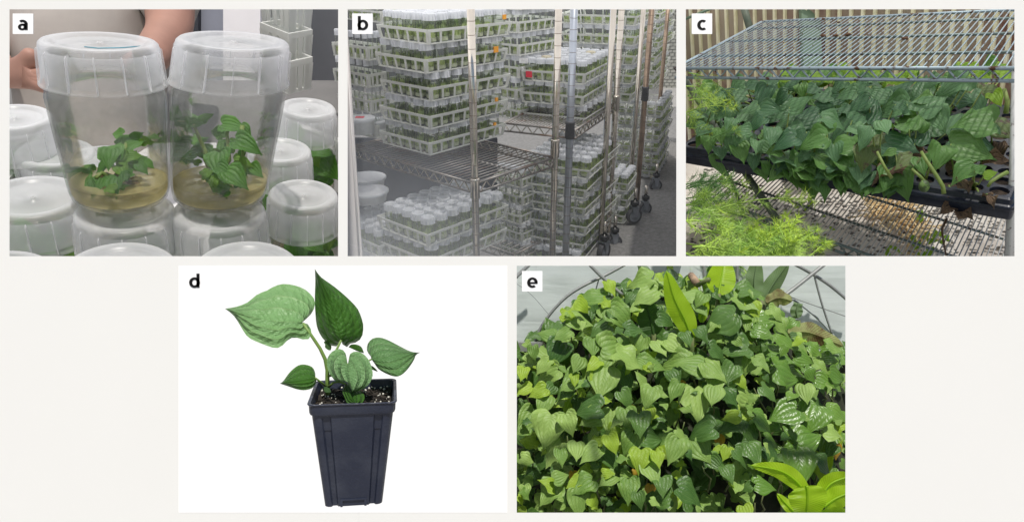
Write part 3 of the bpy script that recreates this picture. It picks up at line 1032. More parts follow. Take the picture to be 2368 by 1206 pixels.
g = thing('ginger_plant', 'upright yellow-green ginger leaves sticking out of the top of the mound', 'plant', P(1600, 790, 2.62))
blade(g, [(1600, 782), (1585, 740), (1560, 690), (1541, 626)], 27, 'blade_green', 2.50, fold=.35)
blade(g, [(1662, 680), (1668, 645), (1676, 596)], 34, 'blade_bright', 2.60, fold=-.3, lean=.05)
blade(g, [(1512, 775), (1503, 735), (1490, 690)], 30, 'blade_dark', 2.60, fold=.3)
blade(g, [(1622, 745), (1628, 715), (1634, 690)], 12, 'blade_green', 2.58)
blade(g, [(1640, 650), (1645, 625), (1660, 598)], 10, 'blade_dark', 2.66)
mb = MB()
for p0, p1 in (((1600, 860), (1600, 780)), ((1650, 800), (1662, 678)), ((1515, 840), (1512, 772)), ((1612, 660), (1640, 645))):
    mb.tube([P(*p0, 2.66), P(*p1, 2.60)], .009, 6)
mb.build('stalks', 'vine_stem', g, kind='stuff')

g = thing('banana_plant', 'dusty banana plant with torn withered leaves behind the top right of the mound', 'plant', P(1790, 900, 2.9))
blade(g, [(1748, 690), (1744, 650), (1752, 596)], 22, 'blade_dusty', 2.86, fold=.5, tipw=.6)
blade(g, [(1762, 705), (1785, 660), (1824, 606)], 20, 'blade_dusty', 2.88, fold=.5, roll=.4)
blade(g, [(1772, 700), (1800, 688), (1832, 696)], 19, 'blade_withered', 2.84, fold=.3, wave=.15)
blade(g, [(1845, 735), (1842, 718), (1846, 700)], 15, 'blade_dusty', 2.86, fold=.4, tipw=.8)
blade(g, [(1822, 770), (1870, 768), (1950, 800)], 23, 'blade_withered', 2.82, fold=.3, wave=.1)
blade(g, [(1500, 650), (1492, 630), (1478, 606)], 14, 'blade_dusty', 2.86, fold=.3, tipw=.7)
mb = MB()
mb.tube([P(1775, 860, 2.92), P(1765, 760, 2.92), P(1758, 690, 2.88)], [.03, .025, .018], 8)
mb.tube([P(1840, 850, 2.92), P(1845, 740, 2.88)], [.02, .012], 8)
mb.build('trunk', 'vine_stem', g)

g = thing('banana_seedling', 'bright yellow-green banana leaves at the lower right foot of the mound', 'plant', P(1900, 1190, 2.15))
blade(g, [(1872, 1150), (1840, 1110), (1800, 1086), (1736, 1075)], 21, 'blade_bright', 2.12, fold=.2)
blade(g, [(1866, 1122), (1868, 1150), (1862, 1200)], 46, 'blade_bright', 2.06, fold=.15, tipw=.75)
blade(g, [(1892, 1160), (1920, 1118), (1972, 1098)], 24, 'blade_bright', 2.14, fold=.2, roll=.3)
blade(g, [(1905, 1170), (1935, 1150), (1985, 1130)], 27, 'blade_bright', 2.10, fold=.2)
blade(g, [(1850, 1190), (1826, 1172), (1797, 1140)], 13, 'blade_bright', 2.13, fold=.3, roll=.5)
blade(g, [(1890, 1196), (1930, 1186), (1975, 1190)], 16, 'blade_bright', 2.05, fold=.2)
mb = MB()
mb.tube([P(1885, 1290, 2.15), P(1883, 1200, 2.14), P(1872, 1140, 2.12)], [.02, .016, .009], 8)
mb.build('stalk', 'blade_green', g)

# cut log end on top
mb = MB()
a, b = P(1598, 636, 2.80), P(1612, 655, 2.72)
mb.tube([a, a.lerp(b, .5), b], [.014, .016, .015], 9)
plain('cut_wood', (0.26, 0.18, 0.12), rough=0.8, scale=40, var=0.35)
mb.build('cut_log', 'cut_wood', label='small brown cut log end poking out at the top of the mound', category='log')
# ------------------------------------------------------------------ picture c: trays of seedlings on wire shelving
leaf_mat('tray_leaf', (0.04, 0.12, 0.05), (0.15, 0.30, 0.125), (0.22, 0.37, 0.17), rough=0.42, spec=0.45, transl=0.18, rvar=0.5, quilt=0.5)
leaf_mat('tray_leaf_fresh', (0.09, 0.22, 0.05), (0.15, 0.30, 0.075), (0.2, 0.36, 0.11), rough=0.42, transl=0.22, rvar=0.3, quilt=0.5)
leaf_mat('tray_leaf_bright', (0.22, 0.40, 0.03), (0.32, 0.52, 0.06), (0.42, 0.6, 0.14), rough=0.45, transl=0.4, rvar=0.3, quilt=0.5)
leaf_mat('tray_leaf_olive', (0.10, 0.155, 0.045), (0.16, 0.21, 0.07), (0.22, 0.26, 0.1), rough=0.5, transl=0.2, rvar=0.2, quilt=0.5, blotch=(0.10, 0.065, 0.045), blotch_amt=0.47)
leaf_mat('tray_leaf_withered', (0.12, 0.075, 0.045), (0.25, 0.165, 0.10), (0.14, 0.09, 0.05), rough=0.75, transl=0.08, rvar=0.2, quilt=1.0, blotch=(0.05, 0.035, 0.025), blotch_amt=0.45)
plain('stem_green', (0.20, 0.30, 0.06), rough=0.5, col2=(0.28, 0.36, 0.09), scale=20)
plain('tray_plastic', (0.012, 0.017, 0.032), rough=0.34, var=0.3, scale=14, bump=0.05, spec=0.55)
plain('cell_soil', (0.03, 0.02, 0.013), rough=0.95, col2=(0.075, 0.05, 0.032), scale=40, bump=0.8, bscale=90)
plain('wall_cream', (0.80, 0.76, 0.45), rough=0.5, col2=(0.92, 0.90, 0.72), scale=5, lo=.3, hi=.7)
plain('rust_spot', (0.11, 0.055, 0.03), rough=0.9, scale=20)
plain('post_green', (0.055, 0.085, 0.06), rough=0.5, col2=(0.11, 0.13, 0.09), scale=14)
plain('dry_straw', (0.93, 0.66, 0.33), rough=0.8, col2=(0.98, 0.84, 0.55), scale=9)
plain('dead_stalk', (0.09, 0.055, 0.035), rough=0.9, scale=20)
plain('pale_ground', (0.62, 0.56, 0.50), rough=0.9, col2=(0.86, 0.82, 0.76), scale=1.6, bump=0.5, bscale=30, detail=9.0)
plain('grey_gravel', (0.10, 0.095, 0.09), rough=0.95, col2=(0.45, 0.42, 0.38), scale=14, detail=8)
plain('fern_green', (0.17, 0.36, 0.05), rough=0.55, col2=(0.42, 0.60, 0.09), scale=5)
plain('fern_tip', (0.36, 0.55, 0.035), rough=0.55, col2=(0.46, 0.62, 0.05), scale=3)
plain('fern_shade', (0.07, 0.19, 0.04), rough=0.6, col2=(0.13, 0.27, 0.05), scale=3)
plain('red_plastic', (0.65, 0.04, 0.02), rough=0.4)

def coated_wire(name, col, rust=0.45):
    m, nt, out = new_mat(name)
    tc = N(nt, 'ShaderNodeTexCoord')
    nz = N(nt, 'ShaderNodeTexNoise', Scale=26.0, Detail=5.0)
    nt.links.new(tc.outputs['Object'], nz.inputs['Vector'])
    f = mth(nt, 'MULTIPLY', mth(nt, 'SUBTRACT', nz.outputs['Fac'], 1 - rust), 12.0, clamp=True)
    cc = mixc(nt, f, col, (0.10, 0.05, 0.03))
    pb = N(nt, 'ShaderNodeBsdfPrincipled', Metallic=0.35)
    nt.links.new(mth(nt, 'MULTIPLY_ADD', f, 0.4, 0.4), pb.inputs['Roughness'])
    nt.links.new(cc, pb.inputs['Base Color'])
    nt.links.new(pb.outputs[0], out.inputs[0])
coated_wire('shelf_wire', (0.28, 0.36, 0.41), 0.42)
coated_wire('shelf_wire_dark', (0.16, 0.21, 0.20), 0.42)
coated_wire('chrome_wire_pale', (0.66, 0.66, 0.64), 0.36)

FLc, FRc = P(1590, 158, 4.6), P(2420, 158, 3.3)
RV, DV = FRc - FLc, Vector((.947, 1, .658))
EU = RV.cross(DV).normalized()
def S(a, b, h):
    return FLc + RV * a + DV * b + EU * h
def TR(a, b, h):                       # tray level: sags a little towards the right end
    return S(a, b - .14, h - (.46 + .13 * a))
def LO(a, b, h):                       # bottom shelf
    return S(a, b - .1, h - (.80 + .42 * a))
def proj(p):
    q = p - EYE
    return 1184 + K * q.x / q.y, 603 - K * q.z / q.y
def plane_hit(px, py, p0, n):
    d = (P(px, py, 1) - EYE)
    return EYE + d * ((p0 - EYE).dot(n) / d.dot(n))

def shelf_unit():
    t = thing('wire_shelf', 'rusty grey-green wire shelf above the seedling tray', 'shelf', S(0, 0, -1.3))
    n = 62
    for i in range(n):
        a = -.04 + 1.06 * i / (n - 1)
        mb = MB()
        mb.tube([S(a, 0, .004), S(a, 1, .004)], .0042, 5)
        mb.build('wire', 'shelf_wire', t)
    for b, h, r_, m in ((0, 0, .0105, 'shelf_wire'), (0, -.062, .0095, 'shelf_wire'), (.24, -.006, .009, 'shelf_wire_dark'), (.55, -.006, .009, 'shelf_wire_dark'), (.84, -.006, .009, 'shelf_wire_dark'), (1, 0, .010, 'shelf_wire')):
        mb = MB()
        mb.tube([S(-.05, b, h), S(1.03, b, h)], r_, 8)
        mb.build('rail', m, t)
    for a in (-.05, 1.03):
        mb = MB()
        mb.tube([S(a, 0, 0), S(a, 1, 0)], .010, 8)
        mb.build('rail', 'shelf_wire', t)
    mb = MB()
    zz = []
    for k in range(45):
        zz.append(S(-.05 + 1.08 * k / 44, .002, -.058 if k % 2 else -.004))
    mb.tube(zz, .0075, 6)
    mb.build('zigzag_truss', 'shelf_wire', t)
    # debris caught on the wires
    rr = random.Random(3)
    mb = MB()
    for (a, b) in ((.22, .95), (.32, .55), (.36, .55), (.40, .56), (.6, .45), (.30, .85)):
        mb.ball(S(a, b, .012), rr.uniform(.010, .02), 6, 4, (1.5, 1, .6), .3)
    mb.build('leaf_litter', 'rust_spot', t, kind='stuff')
shelf_unit()

def bottom_shelf():
    t = thing('wire_shelf', 'pale wire bottom shelf under the seedling tray', 'shelf', LO(0, 0, -.3))
    n = 74
    for i in range(n):
        a = .07 + .95 * i / (n - 1)
        mb = MB()
        mb.tube([LO(a, 0, .004), LO(a, 1.0, .004)], .004, 5)
        mb.build('wire', 'shelf_wire_dark' if a < .3 else 'chrome_wire_pale', t)
    for b, h, r_ in ((0, 0, .009), (0, -.05, .009), (.22, -.006, .008), (.5, -.006, .008), (1, 0, .009)):
        mb = MB()
        mb.tube([LO(.06, b, h), LO(1.03, b, h)], r_, 8)
        mb.build('rail', 'shelf_wire_dark', t)
    mb = MB()
    mb.tube([LO(.06 + .97 * k / 40, .001, -.046 if k % 2 else -.004) for k in range(41)], .006, 6)
    mb.build('zigzag_truss', 'shelf_wire_dark', t)
    for a in (.065, 1.025):
        mb = MB()
        mb.tube([LO(a, 0, 0), LO(a, 1, 0)], .009, 8)
        mb.build('rail', 'shelf_wire_dark', t)
bottom_shelf()

def c_posts():
    t = thing('shelf_post', 'dark green leaning shelf post at the left end of the tray', 'post', P(1800, 512, 4.35), group='shelf posts')
    mb = MB(); mb.tube([P(1580, 178, 5.0), P(1690, 350, 4.7), P(1800, 512, 4.35)], .022, 10); mb.build('tube', 'post_green', t)
    mb = MB(); mb.tube([P(1604, 216, 4.97), P(1608, 222, 4.96)], .026, 10); mb.build('clip', 'shelf_wire_dark', t)
    t = thing('shelf_post', 'steel shelf post with ring grooves at the right corner of the tray', 'post', P(2334, 640, 3.5), group='shelf posts')
    mb = MB(); mb.tube([P(2352, 120, 3.62), P(2345, 400, 3.58), P(2331, 640, 3.5)], .022, 12); mb.build('tube', 'chrome_wire_pale', t)
    for py in range(535, 612, 12):
        mb = MB(); f = (py - 400) / 240; px = 2345 - 14 * f; Y = 3.58 - .08 * f
        mb.tube([P(px, py, Y), P(px, py + 1.2, Y)], .0225, 12); mb.build('groove_ring', 'rust_spot', t)
    mb = MB(); mb.tube([P(1655, 350, 4.9), P(1700, 440, 4.7), P(1720, 500, 4.6)], .012, 8)
    mb.build('leaning_stick', 'post_green', label='thin dark leaning stick beside the left shelf post', category='stick')
c_posts()

# corrugated wall, cut to what stands behind this picture
def c_wall():
    t = thing('corrugated_wall', 'cream and red-brown corrugated greenhouse wall behind the wire shelf', 'wall', S(.5, 1.5, -1.6))
    WB = 1.55
    rr = random.Random(5)
    pitch = .05
    a = -1.2
    k = 0
    red = {}
    m, nt, out = new_mat('wall_sheet')
    tc = N(nt, 'ShaderNodeTexCoord')
    mp = N(nt, 'ShaderNodeMapping'); mp.inputs['Scale'].default_value = (1, 1, .12)
    nt.links.new(tc.outputs['Object'], mp.inputs['Vector'])
    nz = N(nt, 'ShaderNodeTexNoise', Scale=14.0, Detail=6.0); nt.links.new(mp.outputs[0], nz.inputs['Vector'])
    n2 = N(nt, 'ShaderNodeTexNoise', Scale=1.1, Detail=3.0); nt.links.new(tc.outputs['Object'], n2.inputs['Vector'])
    cc = mixc(nt, mth(nt, 'MULTIPLY_ADD', n2.outputs['Fac'], 4.0, -1.6, clamp=True), (0.17, 0.065, 0.05), (0.36, 0.31, 0.24))
    cc = mixc(nt, mth(nt, 'MULTIPLY_ADD', nz.outputs['Fac'], 3.0, -1.15, clamp=True), cc, (0.36, 0.29, 0.22))
    pb = N(nt, 'ShaderNodeBsdfPrincipled', Roughness=0.4)
    nt.links.new(cc, pb.inputs['Base Color'])
    nt.links.new(pb.outputs[0], out.inputs[0])
    H0, H1, nh = -2.3, 1.9, 14
    while a < 1.7:
        # one corrugation: broad valley sheet and a narrow raised rib
        prof = [(0, 0, 0), (.62, 0, 0), (.70, -.05, 1), (.92, -.05, 1), (1.0, 0, 1)]
        for q in range(4):
            (f0, d0, _), (f1, d1, kind) = prof[q], prof[q + 1]
            name = 'rib' if kind else 'sheet'
            mb = MB()
            for j in range(nh):
                h0, h1 = H0 + (H1 - H0) * j / nh, H0 + (H1 - H0) * (j + 1) / nh
                c4 = [S(a + pitch * f0, WB + d0 * .35, h0), S(a + pitch * f1, WB + d1 * .35, h0), S(a + pitch * f1, WB + d1 * .35, h1), S(a + pitch * f0, WB + d0 * .35, h1)]
                pr = [proj(c) for c in c4]
                if min(p[0] for p in pr) < 1566 or max(p[0] for p in pr) > 2480 or max(p[1] for p in pr) < -40 or min(p[1] for p in pr) > 640:
                    continue
                mb.add(c4, [(0, 1, 2, 3)])
            if mb.f:
                key = (k, name)
                red.setdefault(key, MB())
                red[key].add(mb.v, mb.f)
        a += pitch
        k += 1
    for (k, name), mb in red.items():
        mb.build('panel' if name == 'sheet' else 'rib', 'wall_sheet' if name == 'sheet' else 'wall_cream', t, smooth=False)
    for (a, w, m_) in ((-.16, .022, 'post_green'), (.33, .05, 'wall_post_green')):
        pass
    mb = MB()
    plain('wall_post_green', (0.10, 0.17, 0.11), rough=0.6, col2=(0.14, 0.21, 0.14), scale=4)
    c8 = []
    for (x0, x1) in ((1852, 1895),):
        c8 = [P(x0, 0, 6.2), P(x1, 0, 6.2), P(x1 + 15, 330, 5.8), P(x0 + 15, 330, 5.8)]
    mb.add(c8 + [p + Vector((0, .06, 0)) for p in c8], [(3, 2, 1, 0), (0, 1, 5, 4), (1, 2, 6, 5), (2, 3, 7, 6), (3, 0, 4, 7)])
    mb.build('green_post', 'wall_post_green', t, smooth=False)
    mb = MB()
    mb.tube([P(1712, -10, 6.4), P(1735, 70, 6.2)], .035, 6)
    mb.build('green_post', 'post_green', t)
    mb = MB()
    mb.tube([P(1566, 52, 6.3), P(1660, 14, 6.1)], .012, 6)
    mb.build('cross_rail', 'wall_post_green', t)
c_wall()

def c_ground():
    mb = MB()
    g = 110
    vs, fs, ok = [], [], []
    for i in range(g + 1):
        for j in range(g + 1):
            a, b = -1.6 + 3.6 * i / g, -1.6 + 4.2 * j / g
            vs.append(S(a, b, -1.42 - .42 * max(0, min(1.3, a)) + .015 * noise.noise(Vector((a * 14, b * 14, 0)))))
    for i in range(g):
        for j in range(g):
            a = i * (g + 1) + j
            q = [vs[k] for k in (a, a + g + 1, a + g + 2, a + 1)]
            pr = [proj(c) for c in q]
            if any(c.y < 2.9 for c in q):
                continue
            if min(p[0] for p in pr) < 1560 or max(p[0] for p in pr) > 2560 or min(p[1] for p in pr) > 660:
                continue
            fs.append((a, a + g + 1, a + g + 2, a + 1))
    used = sorted({i for f in fs for i in f})
    mp = {o: n for n, o in enumerate(used)}
    mb.add([vs[i] for i in used], [tuple(mp[i] for i in f) for f in fs])
    mb.build('ground_slab', 'pale_ground', kind='structure')
    mb = MB()
    rr = random.Random(8)
    for k in range(900):
        px, py = rr.uniform(1600, 2330), rr.uniform(390, 600)
        p = plane_hit(px, py, S(.5, .5, -1.60), (S(1, 0, -1.84) - S(0, 0, -1.42)).cross(DV).normalized())
        mb.ball(p, rr.uniform(.006, .02), 5, 3, (1.3, 1, .6), .4)
    mb.build('gravel', 'grey_gravel', kind='stuff', label='grey gravel and leaf litter on the pale ground under the shelves', category='gravel')
c_ground()

def tray(a0, a1, label, mat='tray_plastic', nx=7, ny=11, holes=True):
    t = thing('seed_tray', label, 'seed tray', TR((a0 + a1) / 2, .5, 0), group='seed trays')
    b0, b1 = 0.0, 1.0
    da, db = (a1 - a0) / nx, (b1 - b0) / ny
    mb, soil, cups = MB(), MB(), MB()
    ns = 12
    for i in range(nx):
        for j in range(ny):
            ca, cb = a0 + da * (i + .5), b0 + db * (j + .5)
            sq, ci, cl = [], [], []
            for k in range(ns):
                an = 2 * math.pi * k / ns + math.pi / ns
                c, s_ = math.cos(an), math.sin(an)
                m_ = max(abs(c), abs(s_))
                sq.append(TR(ca + da * .5 * c / m_, cb + db * .5 * s_ / m_, 0))
                ci.append(TR(ca + da * .40 * c, cb + db * .40 * s_, 0))
                cl.append(TR(ca + da * .36 * c, cb + db * .36 * s_, -.05))
            vs = sq + ci + cl
            mb.add(vs, [(k, (k + 1) % ns, ns + (k + 1) % ns, ns + k) for k in range(ns)] + [(ns + k, ns + (k + 1) % ns, 2 * ns + (k + 1) % ns, 2 * ns + k) for k in range(ns)])
            soil.add([TR(ca, cb, -.012)] + [TR(ca + da * .385 * math.cos(2 * math.pi * k / ns), cb + db * .385 * math.sin(2 * math.pi * k / ns), -.022 + .006 * random.random()) for k in range(ns)],
                     [(0, 1 + k, 1 + (k + 1) % ns) for k in range(ns)])
    o = mb.build('cell_deck', mat, t)
    merge(o, 1e-4); smooth_flat(o, 40)
    soil.build('soil_plugs', 'cell_soil', t, kind='stuff')
    # stepped rim and skirt
    ea, eb = .010, .022
    prof = [(0, 0), (.3, .004), (.6, -.004), (.75, -.03), (1.0, -.036), (1.35, -.036), (1.4, -.05), (1.3, -.054), (1.1, -.056), (1.0, -.10), (.9, -.105)]
    mb = MB()
    rings = []
    for (o_, h) in prof:
        A0, A1, B0, B1 = a0 - ea * o_, a1 + ea * o_, b0 - eb * o_, b1 + eb * o_
        ra, rb = .006 + .006 * o_, .012 + .012 * o_
        rg = []
        for (cx, cy_, st) in ((A1 - ra, B0 + rb, -90), (A1 - ra, B1 - rb, 0), (A0 + ra, B1 - rb, 90), (A0 + ra, B0 + rb, 180)):
            for q in range(5):
                an = R(st + 22.5 * q)
                rg.append(TR(cx + ra * math.cos(an), cy_ + rb * math.sin(an), h))
        rings.append(rg)
    n = 20
    mb.add([p for r_ in rings for p in r_], [(i * n + k, (i + 1) * n + k, (i + 1) * n + (k + 1) % n, i * n + (k + 1) % n) for i in range(len(rings) - 1) for k in range(n)])
    o = mb.build('rim', mat, t)
    smooth_flat(o, 30)
    return t
tray(.02, .545, 'dark seed tray hidden under crowded leaves at the left', nx=9)
tray(.565, .975, 'navy plastic seed tray with empty cells at the right corner', nx=7)

C_LEAVES = [(1707,196,40,-150,0),(1705,222,40,170,0),(1792,184,36,-10,0),(1830,196,34,180,0),(1854,207,30,-80,1),(1906,186,40,20,1),(1859,181,34,200,1),(1937,200,40,200,0),(1764,217,50,-120,0),
 (1807,226,36,-160,0),(1847,236,50,10,0),(1901,224,44,180,0),(1935,226,40,0,0),(1904,243,40,-20,0),(1652,233,46,-100,0),(1750,281,40,-165,0),(1719,300,38,170,0),(1721,317,42,-130,0),(1821,262,52,190,0),
 (1823,279,52,170,0),(1866,274,70,200,0),(1901,293,44,110,1),(1925,279,52,-30,0),(1835,305,60,180,0),(1818,324,50,190,0),(1854,324,50,-120,0),(1788,307,46,-100,0),(1882,324,58,185,1),(1714,347,44,-80,1),
 (1790,347,40,150,1),(1752,335,34,-100,0),(1816,366,58,-70,0),(1856,359,42,190,0),(1901,364,56,110,1),(1942,335,70,150,1),(1951,293,60,200,0),(1861,392,58,140,1),(1927,378,40,20,0),(1906,418,60,-95,1),
 (1852,426,34,-70,1),(1956,380,44,-60,1),(2023,188,48,10,0),(1983,207,44,180,0),(2030,217,46,150,0),(2077,205,60,20,0),(2134,203,58,80,0),(2203,193,72,190,0),(2222,217,72,-10,0),(2120,233,50,130,1),
 (2151,241,66,30,0),(2066,250,66,180,0),(2013,257,58,60,0),(2082,288,62,100,1),(2201,279,94,70,0),(2122,281,46,80,1),(2168,274,62,-60,0),(2260,281,82,170,1),(2315,295,64,-70,3),(2260,231,52,-70,0),
 (2305,226,34,-60,2),(2293,203,44,10,3),(2002,312,52,-130,0),(1978,298,42,200,0),(2028,326,58,170,3),(2127,314,54,60,0),(2082,336,72,-40,0),(2251,324,86,-30,0),(2239,340,86,-25,1),(2172,359,56,-110,1),
 (2004,362,52,-95,3),(2056,355,28,170,1),(2094,373,46,-150,3),(2085,421,62,-80,1),(2132,381,42,-80,1),(2229,400,58,-150,1),(2267,388,26,20,1),(2289,400,28,10,2),
 (2229,364,64,10,4),(2120,350,40,150,4),(2085,390,40,180,4),(2300,366,46,-30,4),(2315,340,30,60,4),(2037,404,34,180,4),(2229,430,30,-90,4),(2292,459,28,-80,4),(2192,482,28,-150,4),(2229,495,32,-60,4),
 (1612,262,40,-170,0),(1625,300,40,-120,0),(1600,285,34,190,0),(1640,330,36,-100,1),(1630,240,40,150,0),(1675,215,40,160,0),(1668,350,36,-90,0),(1780,385,40,-85,1),(1835,405,44,-80,1),(1950,420,46,-95,1),(1990,400,46,-100,0),(1745,370,40,-95,0),(1880,440,36,-75,1),(1668,260,40,-140,0),(1690,285,36,-110,0),(1640,270,36,-150,0),(1735,250,40,-160,0),(1776,250,44,-20,0),(1990,240,50,200,0),(1960,250,44,-10,0),(2045,290,40,-80,0),(1985,270,44,40,0),(1960,215,40,170,0),
 (1745,195,40,-20,0),(1770,190,40,200,0),(1665,310,34,-90,1),(1690,330,36,-100,0),(1880,205,36,-30,0),(1995,190,36,-150,0),(2090,245,40,-30,0),(2160,185,40,200,0),(2265,190,44,-20,0),(1930,350,44,-80,0)]

ORD = ['first', 'second', 'third', 'fourth', 'fifth', 'sixth', 'seventh', 'eighth', 'ninth', 'tenth', 'eleventh', 'twelfth']
def seedlings():
    kinds = ['tray_leaf', 'tray_leaf_fresh', 'tray_leaf_bright', 'tray_leaf_olive', 'tray_leaf_withered']
    V = []
    for ki, mname in enumerate(kinds):
        V.append([heart_leaf_mesh('tray_leaf_shape', mname, width=rnd(.95, 1.15), cup=rnd(-.4, .4), droop=rnd(.1, .55), fold=rnd(-.1, .3), wave=rnd(.06, .2) if ki < 4 else .25, seed=100 + ki * 10 + q, ns=3,
                                   ragged=.35 if ki == 4 else 0, curl=.35 if ki == 4 else (.08 if ki == 3 else 0)) for q in range(6)])
    rr = random.Random(21)
    nT = (TR(1, 0, 0) - TR(0, 0, 0)).cross(DV).normalized()
    DH = DV.normalized()
    front0 = TR(0, -.03, 0)
    nF = (TR(1, 0, 0) - TR(0, 0, 0)).cross(nT).normalized()
    def canopy(px, py, h):
        p = plane_hit(px, py, TR(.5, 0, h), nT)
        rel = (p - front0).dot(nF)
        if (nF.dot(DV) > 0) == (rel < 0):
            p = plane_hit(px, py, front0, nF) 
        return p
    def cell_under(p, reach=.12):
        rel = p - TR(0, 0, 0)
        a = rel.dot(RV) / RV.length_squared
        b = rel.dot(DV) / DV.length_squared
        a = min(.96, max(.03, a + rr.uniform(-.02, .02))); b = min(.97, max(.05, b + rr.uniform(0, reach)))
        if a < .555:
            da, a0, nx = .525 / 9, .02, 9
        else:
            da, a0, nx = .41 / 7, .565, 7
        i = min(nx - 1, max(0, int((a - a0) / da))); j = min(10, max(0, int(b * 11)))
        return (i, j, a < .555), a0 + da * (i + .5), (j + .5) / 11
    plants = {}
    def put(px, py, L, a, kd, h):
        p = canopy(px, py, h)
        Y = p.y
        ar = R(a + rr.uniform(-6, 6))
        yd = Vector((math.cos(ar), 0, math.sin(ar)))
        toeye = (EYE - p).normalized()
        nrm = EU * .8 + toeye * .7 + Vector((rr.uniform(-.45, .45), rr.uniform(-.35, .35), rr.uniform(-.35, .35)))
        size = L * 1.05 / K * Y
        y2 = (yd - nrm * (yd.dot(nrm) / nrm.length_squared)).normalized()
        base = p - y2 * size * .42
        key, ca, cb = cell_under(base)
        plants.setdefault(key, [(ca, cb), []])[1].append((V[kd][rr.randrange(6)], leaf_matrix(base, y2, nrm, size), base, nrm.normalized(), kd))
    for (px, py, L, a, kd) in C_LEAVES:
        put(px, py, L * (1.3 if kd == 4 else 1), a, kd, rr.uniform(.10, .30) if kd != 4 else rr.uniform(.02, .08))
    for k in range(135):
        px, py = rr.uniform(1610, 2200), rr.uniform(185, 400)
        if py > 330 + (px - 1660) * .10 or (px > 2120 and py > 300):
            continue
        put(px, py, rr.uniform(28, 50), rr.uniform(-200, 20), rr.choice((0, 0, 0, 1)), rr.uniform(.0, .09))
    for k in range(30):         # leaves draped over the front edge
        f = rr.random()
        put(1665 + 400 * f + rr.uniform(-8, 8), 352 + 72 * f + rr.uniform(-12, 22), rr.uniform(36, 56), -90 + rr.gauss(0, 35), rr.choice((0, 1, 1)), rr.uniform(.02, .2))
    for k in range(46):
        put(rr.uniform(1770, 2346), rr.uniform(158, 184), rr.uniform(26, 44), rr.uniform(-180, 180), rr.choice((1, 2, 2)), rr.uniform(.10, .2))
    for key, ((ca, cb), lv) in plants.items():
        root = TR(ca, cb, -.015)
        ks = [q[4] for q in lv]
        rowname = ('front edge' if key[1] < 3 else 'middle' if key[1] < 7 else 'back')
        half = 'left' if key[2] else 'right'
        if 4 in ks:
            lab = 'seedling with withered brown leaves at the %s of the %s tray' % (rowname, half)
        elif 3 in ks:
            lab = 'seedling with brown-blotched olive leaves at the %s of the %s tray' % (rowname, half)
        elif 2 in ks:
            lab = 'seedling with bright yellow-green leaves at the %s of the %s tray' % (rowname, half)
        elif 1 in ks:
            lab = 'seedling with fresh green leaves at the %s of the %s tray' % (rowname, half)
        else:
            lab = 'dark green heart-leaved seedling at the %s of the %s tray' % (rowname, half)
        kind = lab.split(' at the ')[0]
        lab = '%s, %s from the left, %s row of the %s tray' % (kind, ORD[key[0]], ORD[key[1]], half)
        t = thing('seedling', lab, 'seedling', root, group='seedlings in the trays')
        mb = MB()
        for me, M, base, nrm, kd in lv:
            link('leaf', me, t, M)
            mid = root.lerp(base, .55) - DH * .02 - nrm * .01
            mb.tube([root, root.lerp(mid, .5) + EU * .02, mid, base], [.006, .0055, .0045, .0035], 6)
        mb.build('stem', 'stem_green', t)
    return plants
seedlings()

